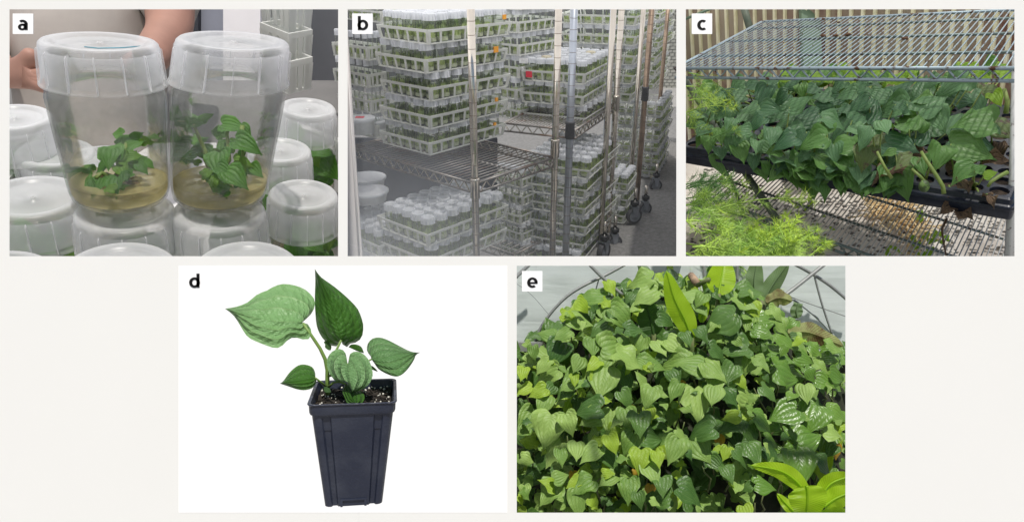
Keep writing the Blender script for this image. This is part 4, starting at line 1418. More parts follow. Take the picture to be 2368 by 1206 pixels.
def c_extras():
    # thick bare stalks at the right, a curled fern-like head, dead hanging stalk
    def stalk(pts, r0, lab, mat='stem_green', name='bare_stalk'):
        mb = MB()
        n = len(pts)
        mb.tube([P(*p) for p in pts], [r0 * (1 - .3 * i / (n - 1)) for i in range(n)], 8)
        return mb.build(name, mat, label=lab, category='stalk')
    Yr = 3.5
    stalk([(2183, 448, Yr + .02), (2180, 430, Yr + .02), (2165, 405, Yr + .03), (2145, 375, Yr + .06), (2130, 350, Yr + .08)], .011, 'long yellow-green stalk leaning left in the navy tray')
    stalk([(2330, 398, Yr), (2310, 408, Yr), (2292, 420, Yr), (2284, 432, Yr + .01)], .011, 'yellow-green stalk bending out of the tray corner cell')
    stalk([(2143, 425, Yr + .03), (2128, 408, Yr + .03), (2108, 390, Yr + .05)], .009, 'short green stalk bent over beside a curled bud')
    stalk([(2062, 412, Yr + .12), (2045, 385, Yr + .12), (2028, 350, Yr + .13)], .009, 'thin green stalk at the joint of the two trays')
    stalk([(2326, 262, Yr + .3), (2330, 235, Yr + .3), (2322, 205, Yr + .3)], .014, 'thick green stalk at the far right edge of the tray')
    stalk([(2190, 505, 3.72), (2178, 530, 3.75), (2182, 560, 3.8), (2188, 590, 3.85)], .006, 'dead brown stalk hanging below the tray front', 'dead_stalk')
    mb = MB()
    mb.ball(P(2137, 430, Yr - .02), .026, 12, 8, (1, .9, 1.2))
    mb.build('curled_bud', 'curled_bud_skin', label='round green curled bud in a cell of the navy tray', category='bud')
    mb = MB()
    mb.ball(P(1667, 417, 4.75), .017, 10, 7)
    mb.build('red_cap', 'red_plastic', label='tiny red cap on the bottom shelf corner', category='cap')
    rr = random.Random(12)
    mb = MB()
    for k in range(240):
        u = rr.gauss(0, .34); v = rr.random()
        px = 2010 + 130 * v + 40 * u; py = 452 + 105 * v * .8 + 34 * rr.gauss(0, .6)
        c = plane_hit(px, py, S(.5, .5, -1.60 + .05 * rr.random()), (S(1, 0, -1.84) - S(0, 0, -1.42)).cross(DV).normalized())
        d = (RV.normalized() * rr.gauss(0, 1) + DV.normalized() * rr.gauss(0, 1) + EU * rr.gauss(0, .35)).normalized() * rr.uniform(.04, .11)
        mb.tube([c - d, c + Vector((rr.gauss(0, .012), 0, rr.gauss(0, .006))), c + d], .007, 5)
    mb.build('straw', 'dry_straw', kind='stuff', label='tangle of dry yellow straw under the bottom wire shelf', category='straw')
    V = [heart_leaf_mesh('weed_leaf_shape', 'tray_leaf_bright', seed=300 + q, ns=1) for q in range(3)]
    for (cx, cy_, n, w, wh) in ((2126, 500, 9, 14, 'just below the navy tray front'), (2165, 552, 12, 24, 'spreading widest under the shelf'), (2120, 560, 8, 14, 'right of the straw tangle'), (2060, 585, 8, 20, 'at the bottom edge below the straw'), (1850, 470, 7, 30, 'behind the bottom rail at the left'), (1880, 520, 7, 40, 'at the dark edge beside the fern'), (2140, 580, 7, 14, 'at the bottom edge near the dead stalk')):
        c = plane_hit(cx, cy_, S(.5, .5, -1.55), (S(1, 0, -1.84) - S(0, 0, -1.42)).cross(DV).normalized())
        t = thing('weed', 'small bright green weed %s' % wh, 'weed', c, group='weeds under the shelf')
        for k in range(n):
            p = P(cx + rr.uniform(-w, w), cy_ + rr.uniform(-w, w) * .7, c.y - .12)
            an = rr.uniform(0, 6.28)
            link('leaf', V[k % 3], t, leaf_matrix(p, Vector((math.cos(an), -.1, math.sin(an))), EU + Vector((0, -.6, 0)), rr.uniform(.03, .05)))
        mb = MB()
        mb.tube([c, P(cx, cy_, c.y - .12)], .003, 5)
        mb.build('stem', 'stem_green', t)
plain('curled_bud_skin', (0.16, 0.27, 0.06), rough=0.5, col2=(0.06, 0.10, 0.03), scale=30, lo=.45, hi=.5)
c_extras()

def fern(label, fronds, seed, mat='fern_green', tipmat='fern_tip'):
    rr = random.Random(seed)
    t = thing('asparagus_fern', label, 'fern', P(fronds[0][0][0], fronds[0][0][1] + 40, fronds[0][2]), group='feathery ferns')
    for (p0, p1, Y, w, sag, dens) in fronds:
        a, b = P(*p0, Y), P(*p1, Y - rr.uniform(-.05, .1))
        L = (b - a).length
        n = 14
        ax = []
        for i in range(n + 1):
            f = i / n
            q = a.lerp(b, f) + Vector((0, 0, 1)) * sag * L * (4 * f * (1 - f))
            if proj(q)[0] > 1570 or i >= n - 2:
                ax.append(q)
        n = len(ax) - 1
        mb = MB()
        mb.cur = 0
        mb.tube(ax, [.0035 * (1 - .8 * i / n) + .0008 for i in range(n + 1)], 4)
        dirv = (b - a).normalized()
        side = dirv.cross(Vector((0, -1, 0)))
        if side.length < .1: side = Vector((0, 0, 1))
        side.normalize()
        W = w / K * Y
        twigs = int(17 * dens)
        for k in range(twigs):
            f = rr.uniform(.05, 1)
            i = min(n - 1, int(f * n)); p = ax[i].lerp(ax[i + 1], f * n - i)
            sg = rr.choice((-1, 1))
            tl = W * (1 - .75 * f) * rr.uniform(.6, 1.2) + W * .12
            td = (dirv * .8 + side * sg * rr.uniform(.4, 1) + Vector((0, rr.uniform(-.5, .5), rr.uniform(-.2, .3)))).normalized()
            q = p + td * tl
            mb.cur = 1 if f > .72 and rr.random() < .8 else 0
            if proj(p)[0] > 1570 and proj(q)[0] > 1570:
                mb.tube([p, q], [.0012, .0006], 3, caps=False)
            for j in range(int(8 + 3 * dens)):
                g = rr.uniform(.05, 1)
                c = p.lerp(q, g)
                nd = (td * rr.uniform(.2, 1) + Vector((rr.gauss(0, 1), rr.gauss(0, 1), rr.gauss(0, 1))) * .55).normalized()
                nl = rr.uniform(.035, .075) * (1 - .3 * f)
                wd = nd.cross(Vector((rr.random(), -1, rr.random()))).normalized() * .0013
                if proj(c + nd * nl)[0] > 1570 and proj(c)[0] > 1570:
                    mb.add([c - wd, c + wd, c + nd * nl], [(0, 1, 2)])
        mb.build('frond', [mat, tipmat], t)
    return t
rr = random.Random(77)
fr = []
for k in range(26):
    x0, y0 = rr.uniform(1545, 1640), rr.uniform(470, 650)
    ang = R(rr.uniform(-35, 12))
    L = rr.uniform(120, 260)
    fr.append(((x0, y0), (x0 + L * math.cos(ang), y0 + L * math.sin(ang) * -1 + 20), rr.uniform(3.15, 3.6), rr.uniform(36, 70), rr.uniform(.02, .12), 1.5))
for k in range(16):
    x0 = rr.uniform(1560, 1840)
    fr.append(((x0, 640), (x0 + rr.uniform(30, 150), rr.uniform(505, 570)), rr.uniform(3.15, 3.5), rr.uniform(30, 55), rr.uniform(.02, .1), 1.5))
fern('bright feathery asparagus fern spilling over the lower left corner', fr, 31)
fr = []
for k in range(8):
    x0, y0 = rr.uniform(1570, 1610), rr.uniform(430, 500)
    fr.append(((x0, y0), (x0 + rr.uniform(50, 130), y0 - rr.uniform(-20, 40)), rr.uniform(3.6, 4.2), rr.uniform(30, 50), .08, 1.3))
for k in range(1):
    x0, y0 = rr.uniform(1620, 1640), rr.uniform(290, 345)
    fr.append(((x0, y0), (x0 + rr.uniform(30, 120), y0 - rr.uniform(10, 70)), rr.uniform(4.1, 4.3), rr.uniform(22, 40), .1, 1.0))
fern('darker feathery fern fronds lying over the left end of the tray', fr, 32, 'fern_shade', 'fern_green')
fr = []
for k in range(7):
    x0, y0 = rr.uniform(1570, 1600), rr.uniform(130, 300)
    fr.append(((x0, y0), (x0 + rr.uniform(30, 120), y0 - rr.uniform(-60, 40)), rr.uniform(4.3, 4.55), rr.uniform(20, 36), .1, .9))
fern('thin fern fronds hanging by the left end of the upper shelf', fr, 33, 'fern_green', 'fern_tip')

# film roof over this bay, added out of sight to soften the sun
def diffuser(x0, x1, py, Y0, Y1, name, mat, label):
    mb = MB()
    c = [P(x0, py, Y0), P(x1, py, Y0), P(x1, py, Y1), P(x0, py, Y1)]
    mb.add(c, [(0, 1, 2, 3)])
    mb.build(name, mat, label=label, category='diffuser')
milky('diffuser_film', (0.97, 0.97, 0.96), clear=0.26, transl=0.85, rough=0.5, scale=3)
diffuser(1574, 2700, 6, 2.82, 8.5, 'film_diffuser', 'diffuser_film', 'added translucent film roof over the seedling bay')
# ------------------------------------------------------------------ picture b: racks of culture jars
milky('basket_plastic', (0.90, 0.91, 0.87), clear=0.12, transl=0.25, rough=0.4)
milky('jar_lid', (0.84, 0.86, 0.90), clear=0.16, transl=0.3, rough=0.35)
milky('jar_lid_yellowed', (0.80, 0.74, 0.58), clear=0.12, transl=0.3, rough=0.35)
thin_glass('jar_glass', (0.97, 0.985, 0.97), (0.6, 0.66, 0.6))
plain('jar_plantlet', (0.50, 0.66, 0.18), rough=0.5, col2=(0.80, 0.88, 0.45), scale=30)
plain('jar_plantlet_dark', (0.26, 0.38, 0.12), rough=0.5, col2=(0.50, 0.60, 0.28), scale=30)
plain('jar_agar', (0.70, 0.74, 0.52), rough=0.3, scale=10)
plain('chrome', (0.58, 0.53, 0.46), rough=0.13, metal=1.0, var=0.1, scale=6)
plain('chrome_cool', (0.40, 0.43, 0.48), rough=0.3, metal=0.9, var=0.1, scale=6)
plain('bronzed_steel', (0.30, 0.22, 0.16), rough=0.3, metal=0.9, var=0.3, scale=6)
plain('groove_dark', (0.16, 0.11, 0.07), rough=0.6)
plain('wire_chrome', (0.24, 0.225, 0.21), rough=0.35, metal=0.7, col2=(0.16, 0.09, 0.055), scale=9, lo=.5, hi=.7)
plain('caster_grey', (0.28, 0.30, 0.33), rough=0.5)
plain('caster_tyre', (0.07, 0.07, 0.075), rough=0.6)
plain('black_rubber', (0.012, 0.012, 0.014), rough=0.5)
plain('speckled_floor', (0.19, 0.185, 0.18), rough=0.7, col2=(0.27, 0.265, 0.255), scale=40, detail=8)
plain('dim_wall', (0.12, 0.125, 0.13), rough=0.8, scale=2)
plain('block_paint', (0.36, 0.36, 0.32), rough=0.7, scale=14, var=0.2)
plain('door_white', (0.74, 0.70, 0.68), rough=0.6, var=0.03, scale=5)
plain('orange_tape', (0.85, 0.36, 0.02), rough=0.5)
plain('red_tape', (0.70, 0.03, 0.06), rough=0.5)
plain('paper_tag', (0.80, 0.80, 0.80), rough=0.7, var=0.1, scale=90)
plain('tub_white', (0.74, 0.75, 0.76), rough=0.5)

AL = math.atan(723 / 1600)
BF, BU, BX = Vector((0, math.cos(AL), math.sin(AL))), Vector((0, -math.sin(AL), math.cos(AL))), Vector((1, 0, 0))
def yawdir(deg):
    return BX * math.sin(R(deg)) + BF * math.cos(R(deg))
def solve_len(p, d, px):
    # length along d from p until the point is seen at column px
    k = (px - 1184) / K
    q = p - EYE
    return (k * q.y - q.x) / (d.x - k * d.y)
def solve_up(p, py):
    k = (603 - py) / K
    q = p - EYE
    return (k * q.y - q.z) / (BU.z - k * BU.y)

# shared meshes: unit jar (radius .5, height 1, base at 0)
def jar_meshes():
    mb = MB()
    mb.lathe([(.0, .015), (.40, .0), (.47, .03), (.48, .10), (.48, .66), (.45, .73), (.38, .77), (.38, .80)], 14)
    body = mb.mesh('jar_body', 'jar_glass')
    lids = []
    for m_ in ('jar_lid', 'jar_lid_yellowed'):
        mb = MB()
        prof = [(.52, .76), (.49, .775), (.45, .97), (.43, 1.0), (.38, 1.0), (.33, .93), (0, .92)]
        mb.lathe(prof, 18)
        for k in range(12):
            a = 2 * math.pi * k / 12
            M = Matrix.Rotation(a, 4, 'Z')
            mb.box((.45, -.012, .77), (.52, .012, .97), M)
        lids.append(mb.mesh('jar_lid', m_))
    plants = []
    for s in range(6):
        rr = random.Random(900 + s)
        mb = MB()
        mb.cur = 1
        mb.lathe([(.0, .03), (.42, .03), (.44, .06), (.44, .16), (0, .17)], 10)
        mb.cur = 0
        for k in range(46):
            a, r0 = rr.uniform(0, 6.28), rr.uniform(0, .4)
            b = Vector((r0 * math.cos(a), r0 * math.sin(a), .15))
            L = rr.uniform(.2, .5) * (.7 if s % 2 else 1)
            d = Vector((rr.gauss(0, .35), rr.gauss(0, .35), 1)).normalized()
            e = b + d * L
            q = math.hypot(e.x, e.y)
            if q > .42:
                e.x *= .42 / q; e.y *= .42 / q
            w = d.cross(Vector((rr.gauss(0, 1), rr.gauss(0, 1), 0))).normalized() * rr.uniform(.035, .08)
            m_ = b.lerp(e, .6) + w * .3
            mb.add([b - w * .4, b + w * .4, m_ + w, e, m_ - w], [(0, 1, 2, 4), (4, 2, 3)])
        plants.append(mb.mesh('jar_plantlet', ['jar_plantlet' if s < 4 else 'jar_plantlet_dark', 'jar_agar'], smooth=False))
    return body, lids, plants
JB, JL, JP = jar_meshes()
JARS = []           # collected first, the 300 largest become things of their own

def basket(M, Lr, Ll, H, nr, nl, label, detail, tags=()):
    """white lattice basket; local x runs along the right side, y along the left side, corner at 0"""
    t = thing('jar_basket', label, 'basket', M=M, group='stacked jar baskets')
    fl = .035 * min(Lr, Ll)
    def side_pts(z):
        e = fl * z / H
        return [(-e, -e), (Lr + e, -e), (Lr + e, Ll + e), (-e, Ll + e)]
    def band(z0, z1, th):
        mb = MB()
        a, b = side_pts(z0), side_pts(z1)
        ins = lambda q, d: [(q[0][0] + d, q[0][1] + d), (q[1][0] - d, q[1][1] + d), (q[2][0] - d, q[2][1] - d), (q[3][0] + d, q[3][1] - d)]
        ai, bi = ins(a, th), ins(b, th)
        vs = [(x, y, z0) for x, y in a] + [(x, y, z1) for x, y in b] + [(x, y, z0) for x, y in ai] + [(x, y, z1) for x, y in bi]
        fs = []
        for k in range(4):
            k2 = (k + 1) % 4
            fs += [(k, k2, 4 + k2, 4 + k), (4 + k, 4 + k2, 12 + k2, 12 + k), (12 + k, 12 + k2, 8 + k2, 8 + k), (8 + k, 8 + k2, k2, k)]
        mb.add(vs, fs)
        return mb
    th = H * .06
    link('rim', band(H * .80, H, th).mesh('basket_rim', 'basket_plastic', False), t, local=True)
    link('base_band', band(0, H * .10, th).mesh('basket_band', 'basket_plastic', False), t, local=True)
    lo, hi = side_pts(H * .08), side_pts(H * .82)
    allm = MB()
    for (k, n, kd) in ((0, nr, 0), (3, nl, 1), (1, nl, 2), (2, nr, 3)):
        k2 = (k + 1) % 4
        if k == 3: k2 = 0
        A0, A1, B0, B1 = Vector((*lo[k], H * .08)), Vector((*lo[k2], H * .08)), Vector((*hi[k], H * .82)), Vector((*hi[k2], H * .82))
        along = (A1 - A0).normalized()
        inn = Vector((0, 0, 1)).cross(along)
        for i in range(n + 1):
            f = i / n
            w = H * (.075 if 0 < i < n else .11)
            c0, c1 = A0.lerp(A1, f), B0.lerp(B1, f)
            if i == 0: c0 += along * w; c1 += along * w
            if i == n: c0 -= along * w; c1 -= along * w
            mb = MB()
            d = inn * th
            vs = [c0 - along * w, c0 + along * w, c1 + along * w * 1.25, c1 - along * w * 1.25]
            vs += [v + d for v in vs]
            fs = [(0, 1, 2, 3), (5, 4, 7, 6), (1, 5, 6, 2), (4, 0, 3, 7)]
            if kd < 2:
                mb.add(vs, fs)
                link('slat', mb.mesh('basket_slat', 'basket_plastic', False), t, local=True)
            else:
                allm.add(vs, fs)
    if allm.f:
        link('slats', allm.mesh('basket_slats', 'basket_plastic', False), t, local=True, kind='stuff')
    mb = MB()
    nf = 6
    for i in range(nf + 1):
        x = Lr * i / nf; mb.box((x - .003, 0, .001), (x + .003, Ll, .005))
        y = Ll * i / nf; mb.box((0, y - .003, .002), (Lr, y + .003, .006))
    link('floor_grid', mb.mesh('basket_floor', 'basket_plastic', False), t, local=True)
    for (mat_, x, y, z, sx, sy, sz) in tags:
        mb = MB()
        mb.box((x - sx, y - sy, z - sz), (x + sx, y + sy, z + sz))
        link('tape_tag', mb.mesh('tape_tag', mat_, False), t, local=True)
    return t

def stack(cpx, ybot, Y, spacing, n, pxl, pxr, yaw, nl, nr, where, full_top=False, rows=1, detail=True, jitter=.004, tags=None, nojar=()):
    eR, eL = yawdir(yaw), yawdir(yaw - 90)
    base = P(cpx, ybot, Y)
    hp = spacing * .935 / K * Y / math.cos(AL)
    Lr = abs(solve_len(base, eR, pxr))
    Ll = abs(solve_len(base, eL, pxl))
    rr = random.Random(int(cpx * 7 + ybot))
    H = hp * .52
    for i in range(n):
        j1, j2 = rr.uniform(-1, 1) * jitter * 3, rr.uniform(-1, 1) * jitter * 3
        o = base + BU * hp * i + eR * j1 + eL * j2
        tw = rr.uniform(-.025, .025)
        eR2 = eR * math.cos(tw) + eL * math.sin(tw); eL2 = eL * math.cos(tw) - eR * math.sin(tw)
        M = frame(o, eR2, eL2, BU)
        pos = 'single one' if n == 1 else ('bottom' if i == 0 else ('top' if i == n - 1 else ORD[n - 1 - i] + ' down'))
        basket(M, Lr, Ll, H, nr, nl, 'white lattice jar basket, %s %s' % (pos, where), detail, (tags or {}).get(i, ()))
        jr = min(Lr / nr, Ll / nl) * .5
        for a in range(nr):
            for b in range(nl):
                if i in nojar: continue
                vis = a < rows or b < rows
                if not vis and not (full_top and i == n - 1):
                    continue
                p = o + eR2 * (Lr * (a + .5) / nr + rr.uniform(-.004, .004)) + eL2 * (Ll * (b + .5) / nl + rr.uniform(-.004, .004)) + BU * .006
                px, py = proj(p)
                if not (780 < px < 1580 and -40 < py < 640):
                    continue
                JARS.append((jr / (p - EYE).y * (1 if vis else .85) * (1.0 if a == 0 or b == 0 else .8), p, jr * 2 * .97, hp * .985, eR, '%s along the right, %s along the left, %s %s' % (ORD[a], ORD[b], pos, where), rr.randrange(6), rr.random()))
ORD = ['first', 'second', 'third', 'fourth', 'fifth', 'sixth', 'seventh', 'eighth', 'ninth', 'tenth', 'eleventh', 'twelfth']

YA = 3.72
orange = lambda L: {1: [('orange_tape', L, -.004, .07, .02, .003, .012)]}
stack(1000, 360, YA, 60, 5, 893, 1170, 42, 5, 7, 'in the tall near stack', True, 2,
      tags={3: [('orange_tape', .50, -.012, .075, .018, .004, .016)], 1: [('orange_tape', .50, -.012, .085, .010, .004, .010)], 0: [('orange_tape', .50, -.012, .085, .010, .004, .008)], 4: [('orange_tape', .54, -.012, .10, .012, .004, .012)]})
stack(866, 322, YA + .32, 57, 4, 790, 905, 42, 5, 4, 'in the left-edge stack', False, 1)
stack(885, 54, YA + .75, 50, 1, 800, 1075, 42, 4, 8, 'behind the tall near stack', False, 1)
stack(1085, 48, YA + 1.0, 48, 1, 1000, 1284, 35, 4, 8, 'behind the near post top', False, 1)
stack(998, 628, YA + .02, 62, 2, 890, 1172, 42, 5, 7, 'in the stack under the near shelf', True, 2)
stack(886, 652, YA + .28, 60, 2, 790, 990, 42, 5, 6, 'in the low left-edge stack', True, 1)
stack(1197, 280, 4.75, 47, 6, 1120, 1282, 40, 4, 6, 'in the stack between the near posts', False, 1, tags={2: [('paper_tag', .02, -.02, .06, .01, .003, .012)]})
stack(1208, 600, 4.70, 42, 5, 1150, 1262, 38, 4, 5, 'in the low stack behind the near posts', False, 1)
stack(1347, 297, 4.62, 48, 3, 1211, 1413, 24, 6, 6, 'in the three-high stack', True, 1,
      tags={2: [('paper_tag', -.012, .42, .13, .004, .03, .016), ('red_tape', -.01, .38, .045, .004, .022, .02)]})
stack(1348, 585, 4.60, 43, 5, 1212, 1416, 24, 6, 6, 'in the low stack on the second rack', True, 1,
      tags={k: [('red_tape', -.010, .44, .05, .004, .012, .02)] for k in (1, 2, 3)})
stack(1335, 628, 4.58, 43, 1, 1208, 1408, 24, 6, 6, 'at the foot of the second rack', False, 1)
stack(1456, 238, 5.55, 41, 5, 1292, 1497, 22, 7, 7, 'in the far stack behind thin posts', False, 1, False)
stack(1446, 517, 5.25, 37, 3, 1405, 1466, 22, 2, 5, 'in the small stack beside the casters', True, 1, False)
stack(1512, 210, 6.6, 30, 6, 1440, 1545, 20, 5, 6, 'in the farthest upper stack', False, 1, False)
stack(1514, 436, 6.3, 27, 7, 1418, 1541, 20, 6, 6, 'in the farthest low stack', False, 1, False)

def make_jars():
    JARS.sort(key=lambda j: -j[0])
    groups = {}
    for k, (sz, p, dia, h, ex, where, pk, rv) in enumerate(JARS):
        ey = BU.cross(ex)
        rot = Matrix.Rotation(rv * 6.28, 4, 'Z')
        M = frame(p, ex, ey, BU) @ rot @ Matrix.Diagonal((dia, dia, h, 1))
        lid = JL[1] if rv < .02 else JL[0]
        if k < 300:
            b = link('culture_jar', JB, None, M)
            b['label'] = 'culture jar %s' % where.replace(' in the ', ', ').replace(' the ', ' ')
            b['category'] = 'jar'; b['group'] = 'culture jars in the baskets'
            rj = random.Random(k)
            link('lid', lid, b, M=Matrix.Translation((rj.uniform(-.03, .03), rj.uniform(-.03, .03), rj.uniform(-.02, .01))) @ Matrix.Rotation(rj.gauss(0, .03), 4, 'X'), local=True)
            link('plantlet', JP[pk], b, local=True)
        else:
            groups.setdefault(0, []).append((M, lid, JP[pk]))
    mb = MB()
    mats = ['jar_glass', 'jar_lid', 'jar_plantlet', 'jar_agar', 'jar_plantlet_dark', 'jar_lid_yellowed']
    for M, lid, pl in groups.get(0, []):
        for me in (JB, lid, pl):
            for i0, mt in enumerate(me.materials):
                mb.cur = mats.index(mt.name)
                fs = [tuple(q.vertices) for q in me.polygons if q.material_index == i0]
                used = sorted({v for f in fs for v in f})
                mp = {o: n for n, o in enumerate(used)}
                mb.add([M @ me.vertices[v].co for v in used], [tuple(mp[v] for v in f) for f in fs])
    if mb.f:
        mb.build('culture_jars', mats, kind='stuff', label='many more small culture jars in the farther baskets', category='jars')
make_jars()

# wire shelves and posts
def b_post(px0, py0, Y, r, mat, label, up=None, down=None, rings=True, bands=()):
    base = P(px0, py0, Y)
    t = thing('rack_post', label, 'post', base + BU * solve_up(base, 640), group='rack posts')
    a, b = base + BU * solve_up(base, 640), base + BU * solve_up(base, -30)
    mb = MB(); mb.tube([a, b], r, 14); mb.build('tube', mat, t)
    if rings:
        L = (b - a).length
        k = 0
        while k * .062 < L:
            c = a + BU * k * .062
            mb = MB(); mb.tube([c, c + BU * .0022], r * 1.012, 14); mb.build('groove_ring', 'groove_dark', t)
            k += 1
    for py in bands:
        c = base + BU * solve_up(base, py)
        mb = MB(); mb.lathe([(r, -.05), (r * 1.35, -.045), (r * 1.25, .04), (r * 1.4, .045), (r * 1.4, .056), (r, .058)], 14, frame(c, BX, BF, BU)); mb.build('shelf_collar', 'caster_tyre' if mat != 'chrome' else 'chrome', t)
    return base
NB = P(1098, 425, 3.5)
eRn, eLn = yawdir(42), yawdir(-48)
def b_shelf(o, eR, eL, Lr, Ll, nwire, r, label, mat='wire_chrome', truss_r=True, depth=.05):
    t = thing('wire_shelf', label, 'shelf', o, group='rack shelves')
    for i in range(nwire):
        f = (i + .5) / nwire
        mb = MB(); mb.tube([o + eL * Ll * f, o + eL * Ll * f + eR * Lr], r * .6, 5); mb.build('wire', mat, t)
    for a, b in ((o, o + eL * Ll), (o, o + eR * Lr), (o + eR * Lr, o + eR * Lr + eL * Ll), (o + eL * Ll, o + eL * Ll + eR * Lr),
                 (o - BU * depth, o + eL * Ll - BU * depth), (o - BU * depth, o + eR * Lr - BU * depth), (o + eR * Lr * .5 - BU * .008, o + eR * Lr * .5 + eL * Ll - BU * .008), (o + eR * Lr - BU * depth, o + eR * Lr + eL * Ll - BU * depth)):
        mb = MB(); mb.tube([a, b], r, 7); mb.build('rail', mat, t)
    for (st, d, L) in ((o, eL, Ll), (o, eR, Lr), (o + eR * Lr, eL, Ll)):
        n = max(4, int(L / .075)) * 2
        mb = MB(); mb.tube([st + d * L * k / n - BU * (depth if k % 2 else 0) for k in range(n + 1)], r * .8, 6); mb.build('zigzag_truss', 'chrome' , t)
    return t
b_post(1098, 425, 3.5, .019, 'chrome', 'nearest chrome rack post with ring grooves, in front of the tall stack', bands=(437,))
Lr1 = solve_len(NB, eRn, 1283); Ll1 = solve_len(NB, eLn, 806)
b_shelf(NB, eRn, eLn, Lr1, Ll1, 30, .0065, 'rusty chrome wire shelf under the tall stack of baskets')
pr = NB + eRn * Lr1
b_post(*proj(pr), pr.y, .019, 'chrome', 'second chrome rack post right of the near shelf', bands=(345,))
b_post(1318, 300, 4.15, .022, 'chrome_cool', 'thick grey rack post in front of the second rack', bands=(302,))
b_post(1405, 250, 4.9, .020, 'chrome_cool', 'cool grey rack post beside the three-high stack', rings=False)
b_post(1424, 240, 4.75, .020, 'chrome', 'pale chrome rack post in front of the far stack', bands=(240,))
b_post(1490, 240, 5.3, .021, 'bronzed_steel', 'dark bronzed rack post at the right', bands=(218,))
b_post(1529, 200, 6.3, .018, 'bronzed_steel', 'thin dark rack post farthest to the right')
b_post(1466, 320, 5.5, .018, 'chrome', 'slim chrome rack post above the small low stack', rings=False)
b_post(1393, 480, 4.75, .018, 'chrome', 'short-looking chrome post behind the tall low stack', rings=False)
NC = P(1330, 302, 4.3)
eRc, eLc = yawdir(24), yawdir(-66)
b_shelf(NC - BU * .0, eRc, eLc, solve_len(NC, eRc, 1420), abs(solve_len(NC, eLc, 1165)), 22, .006, 'chrome wire shelf under the three-high stack')
ND = P(1320, 600, 4.35)
b_shelf(P(1190, 588, 4.5), yawdir(40), yawdir(-50), .5, .9, 16, .006, 'dark wire shelf at the bottom edge below the low stacks')

# floor, far wall, door edge
def b_floor():
    UF = -1.92
    def at(px, py):
        d = P(px, py, 1) - EYE
        return EYE + d * (UF / d.dot(BU))
    mb = MB()
    ys = [640, 590, 540, 490, 440, 390, 340, 300, 260, 230, 205, 190]
    xs = [786 + (1574 - 786) * i / 12 for i in range(13)]
    vs = [at(x, y) for y in ys for x in xs]
    mb.add(vs, [(j * 13 + i, j * 13 + i + 1, (j + 1) * 13 + i + 1, (j + 1) * 13 + i) for j in range(len(ys) - 1) for i in range(12)])
    mb.build('floor', 'speckled_floor', kind='structure')
    # far wall of painted blocks at the right, plain wall elsewhere
    Yw = at(1184, 205).y
    w = thing('back_wall', 'dim grey back wall of the jar store', 'wall', at(1184, 205))
    mb = MB()
    lo = at(1184, 203)
    def wp(px, h):      # on the wall plane (faces the viewer, upright in this room)
        d = P(px, 300, 1) - EYE
        q = EYE + d * ((lo - EYE).dot(BF) / d.dot(BF))
        q -= BU * (q - lo).dot(BU)
        return q + BU * h
    def wpp(px, py):
        d = P(px, py, 1) - EYE
        return EYE + d * ((lo - EYE).dot(BF) / d.dot(BF))
    c = [wpp(784, 260), wpp(1575, 260), wpp(1575, -40), wpp(784, -40)]
    mb.add(c + [p + BF * .1 for p in c], [(0, 1, 2, 3), (5, 4, 7, 6), (0, 4, 5, 1), (1, 5, 6, 2), (2, 6, 7, 3), (3, 7, 4, 0)])
    mb.build('plaster', 'dim_wall', w, smooth=False)
    bm_ = None
    bw, bh = .075, .048
    mb = MB(); mb.box((-bw * .45, -.02, -bh * .42), (bw * .45, .0, bh * .42)); me = mb.mesh('block_shape', 'block_paint', False)
    o0 = wpp(1500, 206)
    for r_ in range(26):
        for q in range(8):
            p = o0 + BX * (bw * (q + .5 * (r_ % 2))) + BU * (bh * (r_ + .5))
            px, py = proj(p)
            if px < 1574:
                link('brick', me, w, frame(p, BX, BF, BU))
b_floor()
mb = MB()
Yd = 3.0
c = [P(786, 60, Yd), P(802, 60, Yd), P(842, 660, Yd), P(786, 660, Yd)]
mb.add(c + [p + Vector((-.01, .06, 0)) for p in c], [(3, 2, 1, 0), (1, 2, 6, 5), (0, 1, 5, 4), (2, 3, 7, 6), (0, 4, 7, 3)])
t = thing('door_frame', 'white door frame edge at the lower left of the jar racks', 'door frame', P(810, 660, Yd))
mb.build('jamb', 'door_white', t, smooth=False)
mb = MB(); mb.tube([P(798, 60, Yd - .005), P(835, 660, Yd - .005)], .004, 6); mb.build('bead', 'door_white', t)

# tubs at the left
for (px, py, Y, r_, h, lab) in ((838, 306, 3.95, .075, .085, 'white tub with a round lid and red mark left of the tall stack'), (872, 305, 4.1, .06, .07, 'smaller white tub beside the wide tub left of the tall stack'),
                                 (848, 430, 4.35, .12, .06, 'wide pale tub under the near shelf at the left'), (852, 462, 4.15, .12, .06, 'lower wide pale tub under the near shelf at the left')):
    o = P(px, py, Y)
    M = frame(o, BX, BF, BU)
    t = thing('tub', lab, 'tub', o, group='round tubs')
    mb = MB(); mb.lathe([(0, 0), (r_ * .9, 0), (r_, h)], 24, M); mb.build('bowl', 'tub_white', t)
    mb = MB(); mb.lathe([(r_ * 1.04, h * .82), (r_ * 1.05, h), (r_ * .95, h * 1.04), (0, h * 1.04)], 24, M); mb.build('lid', 'jar_lid', t)
    if 'red' in lab:
        mb = MB(); mb.box((-.03, -.03, h * 1.045), (.02, .01, h * 1.05), M); mb.build('red_mark', 'red_tape', t, smooth=False)

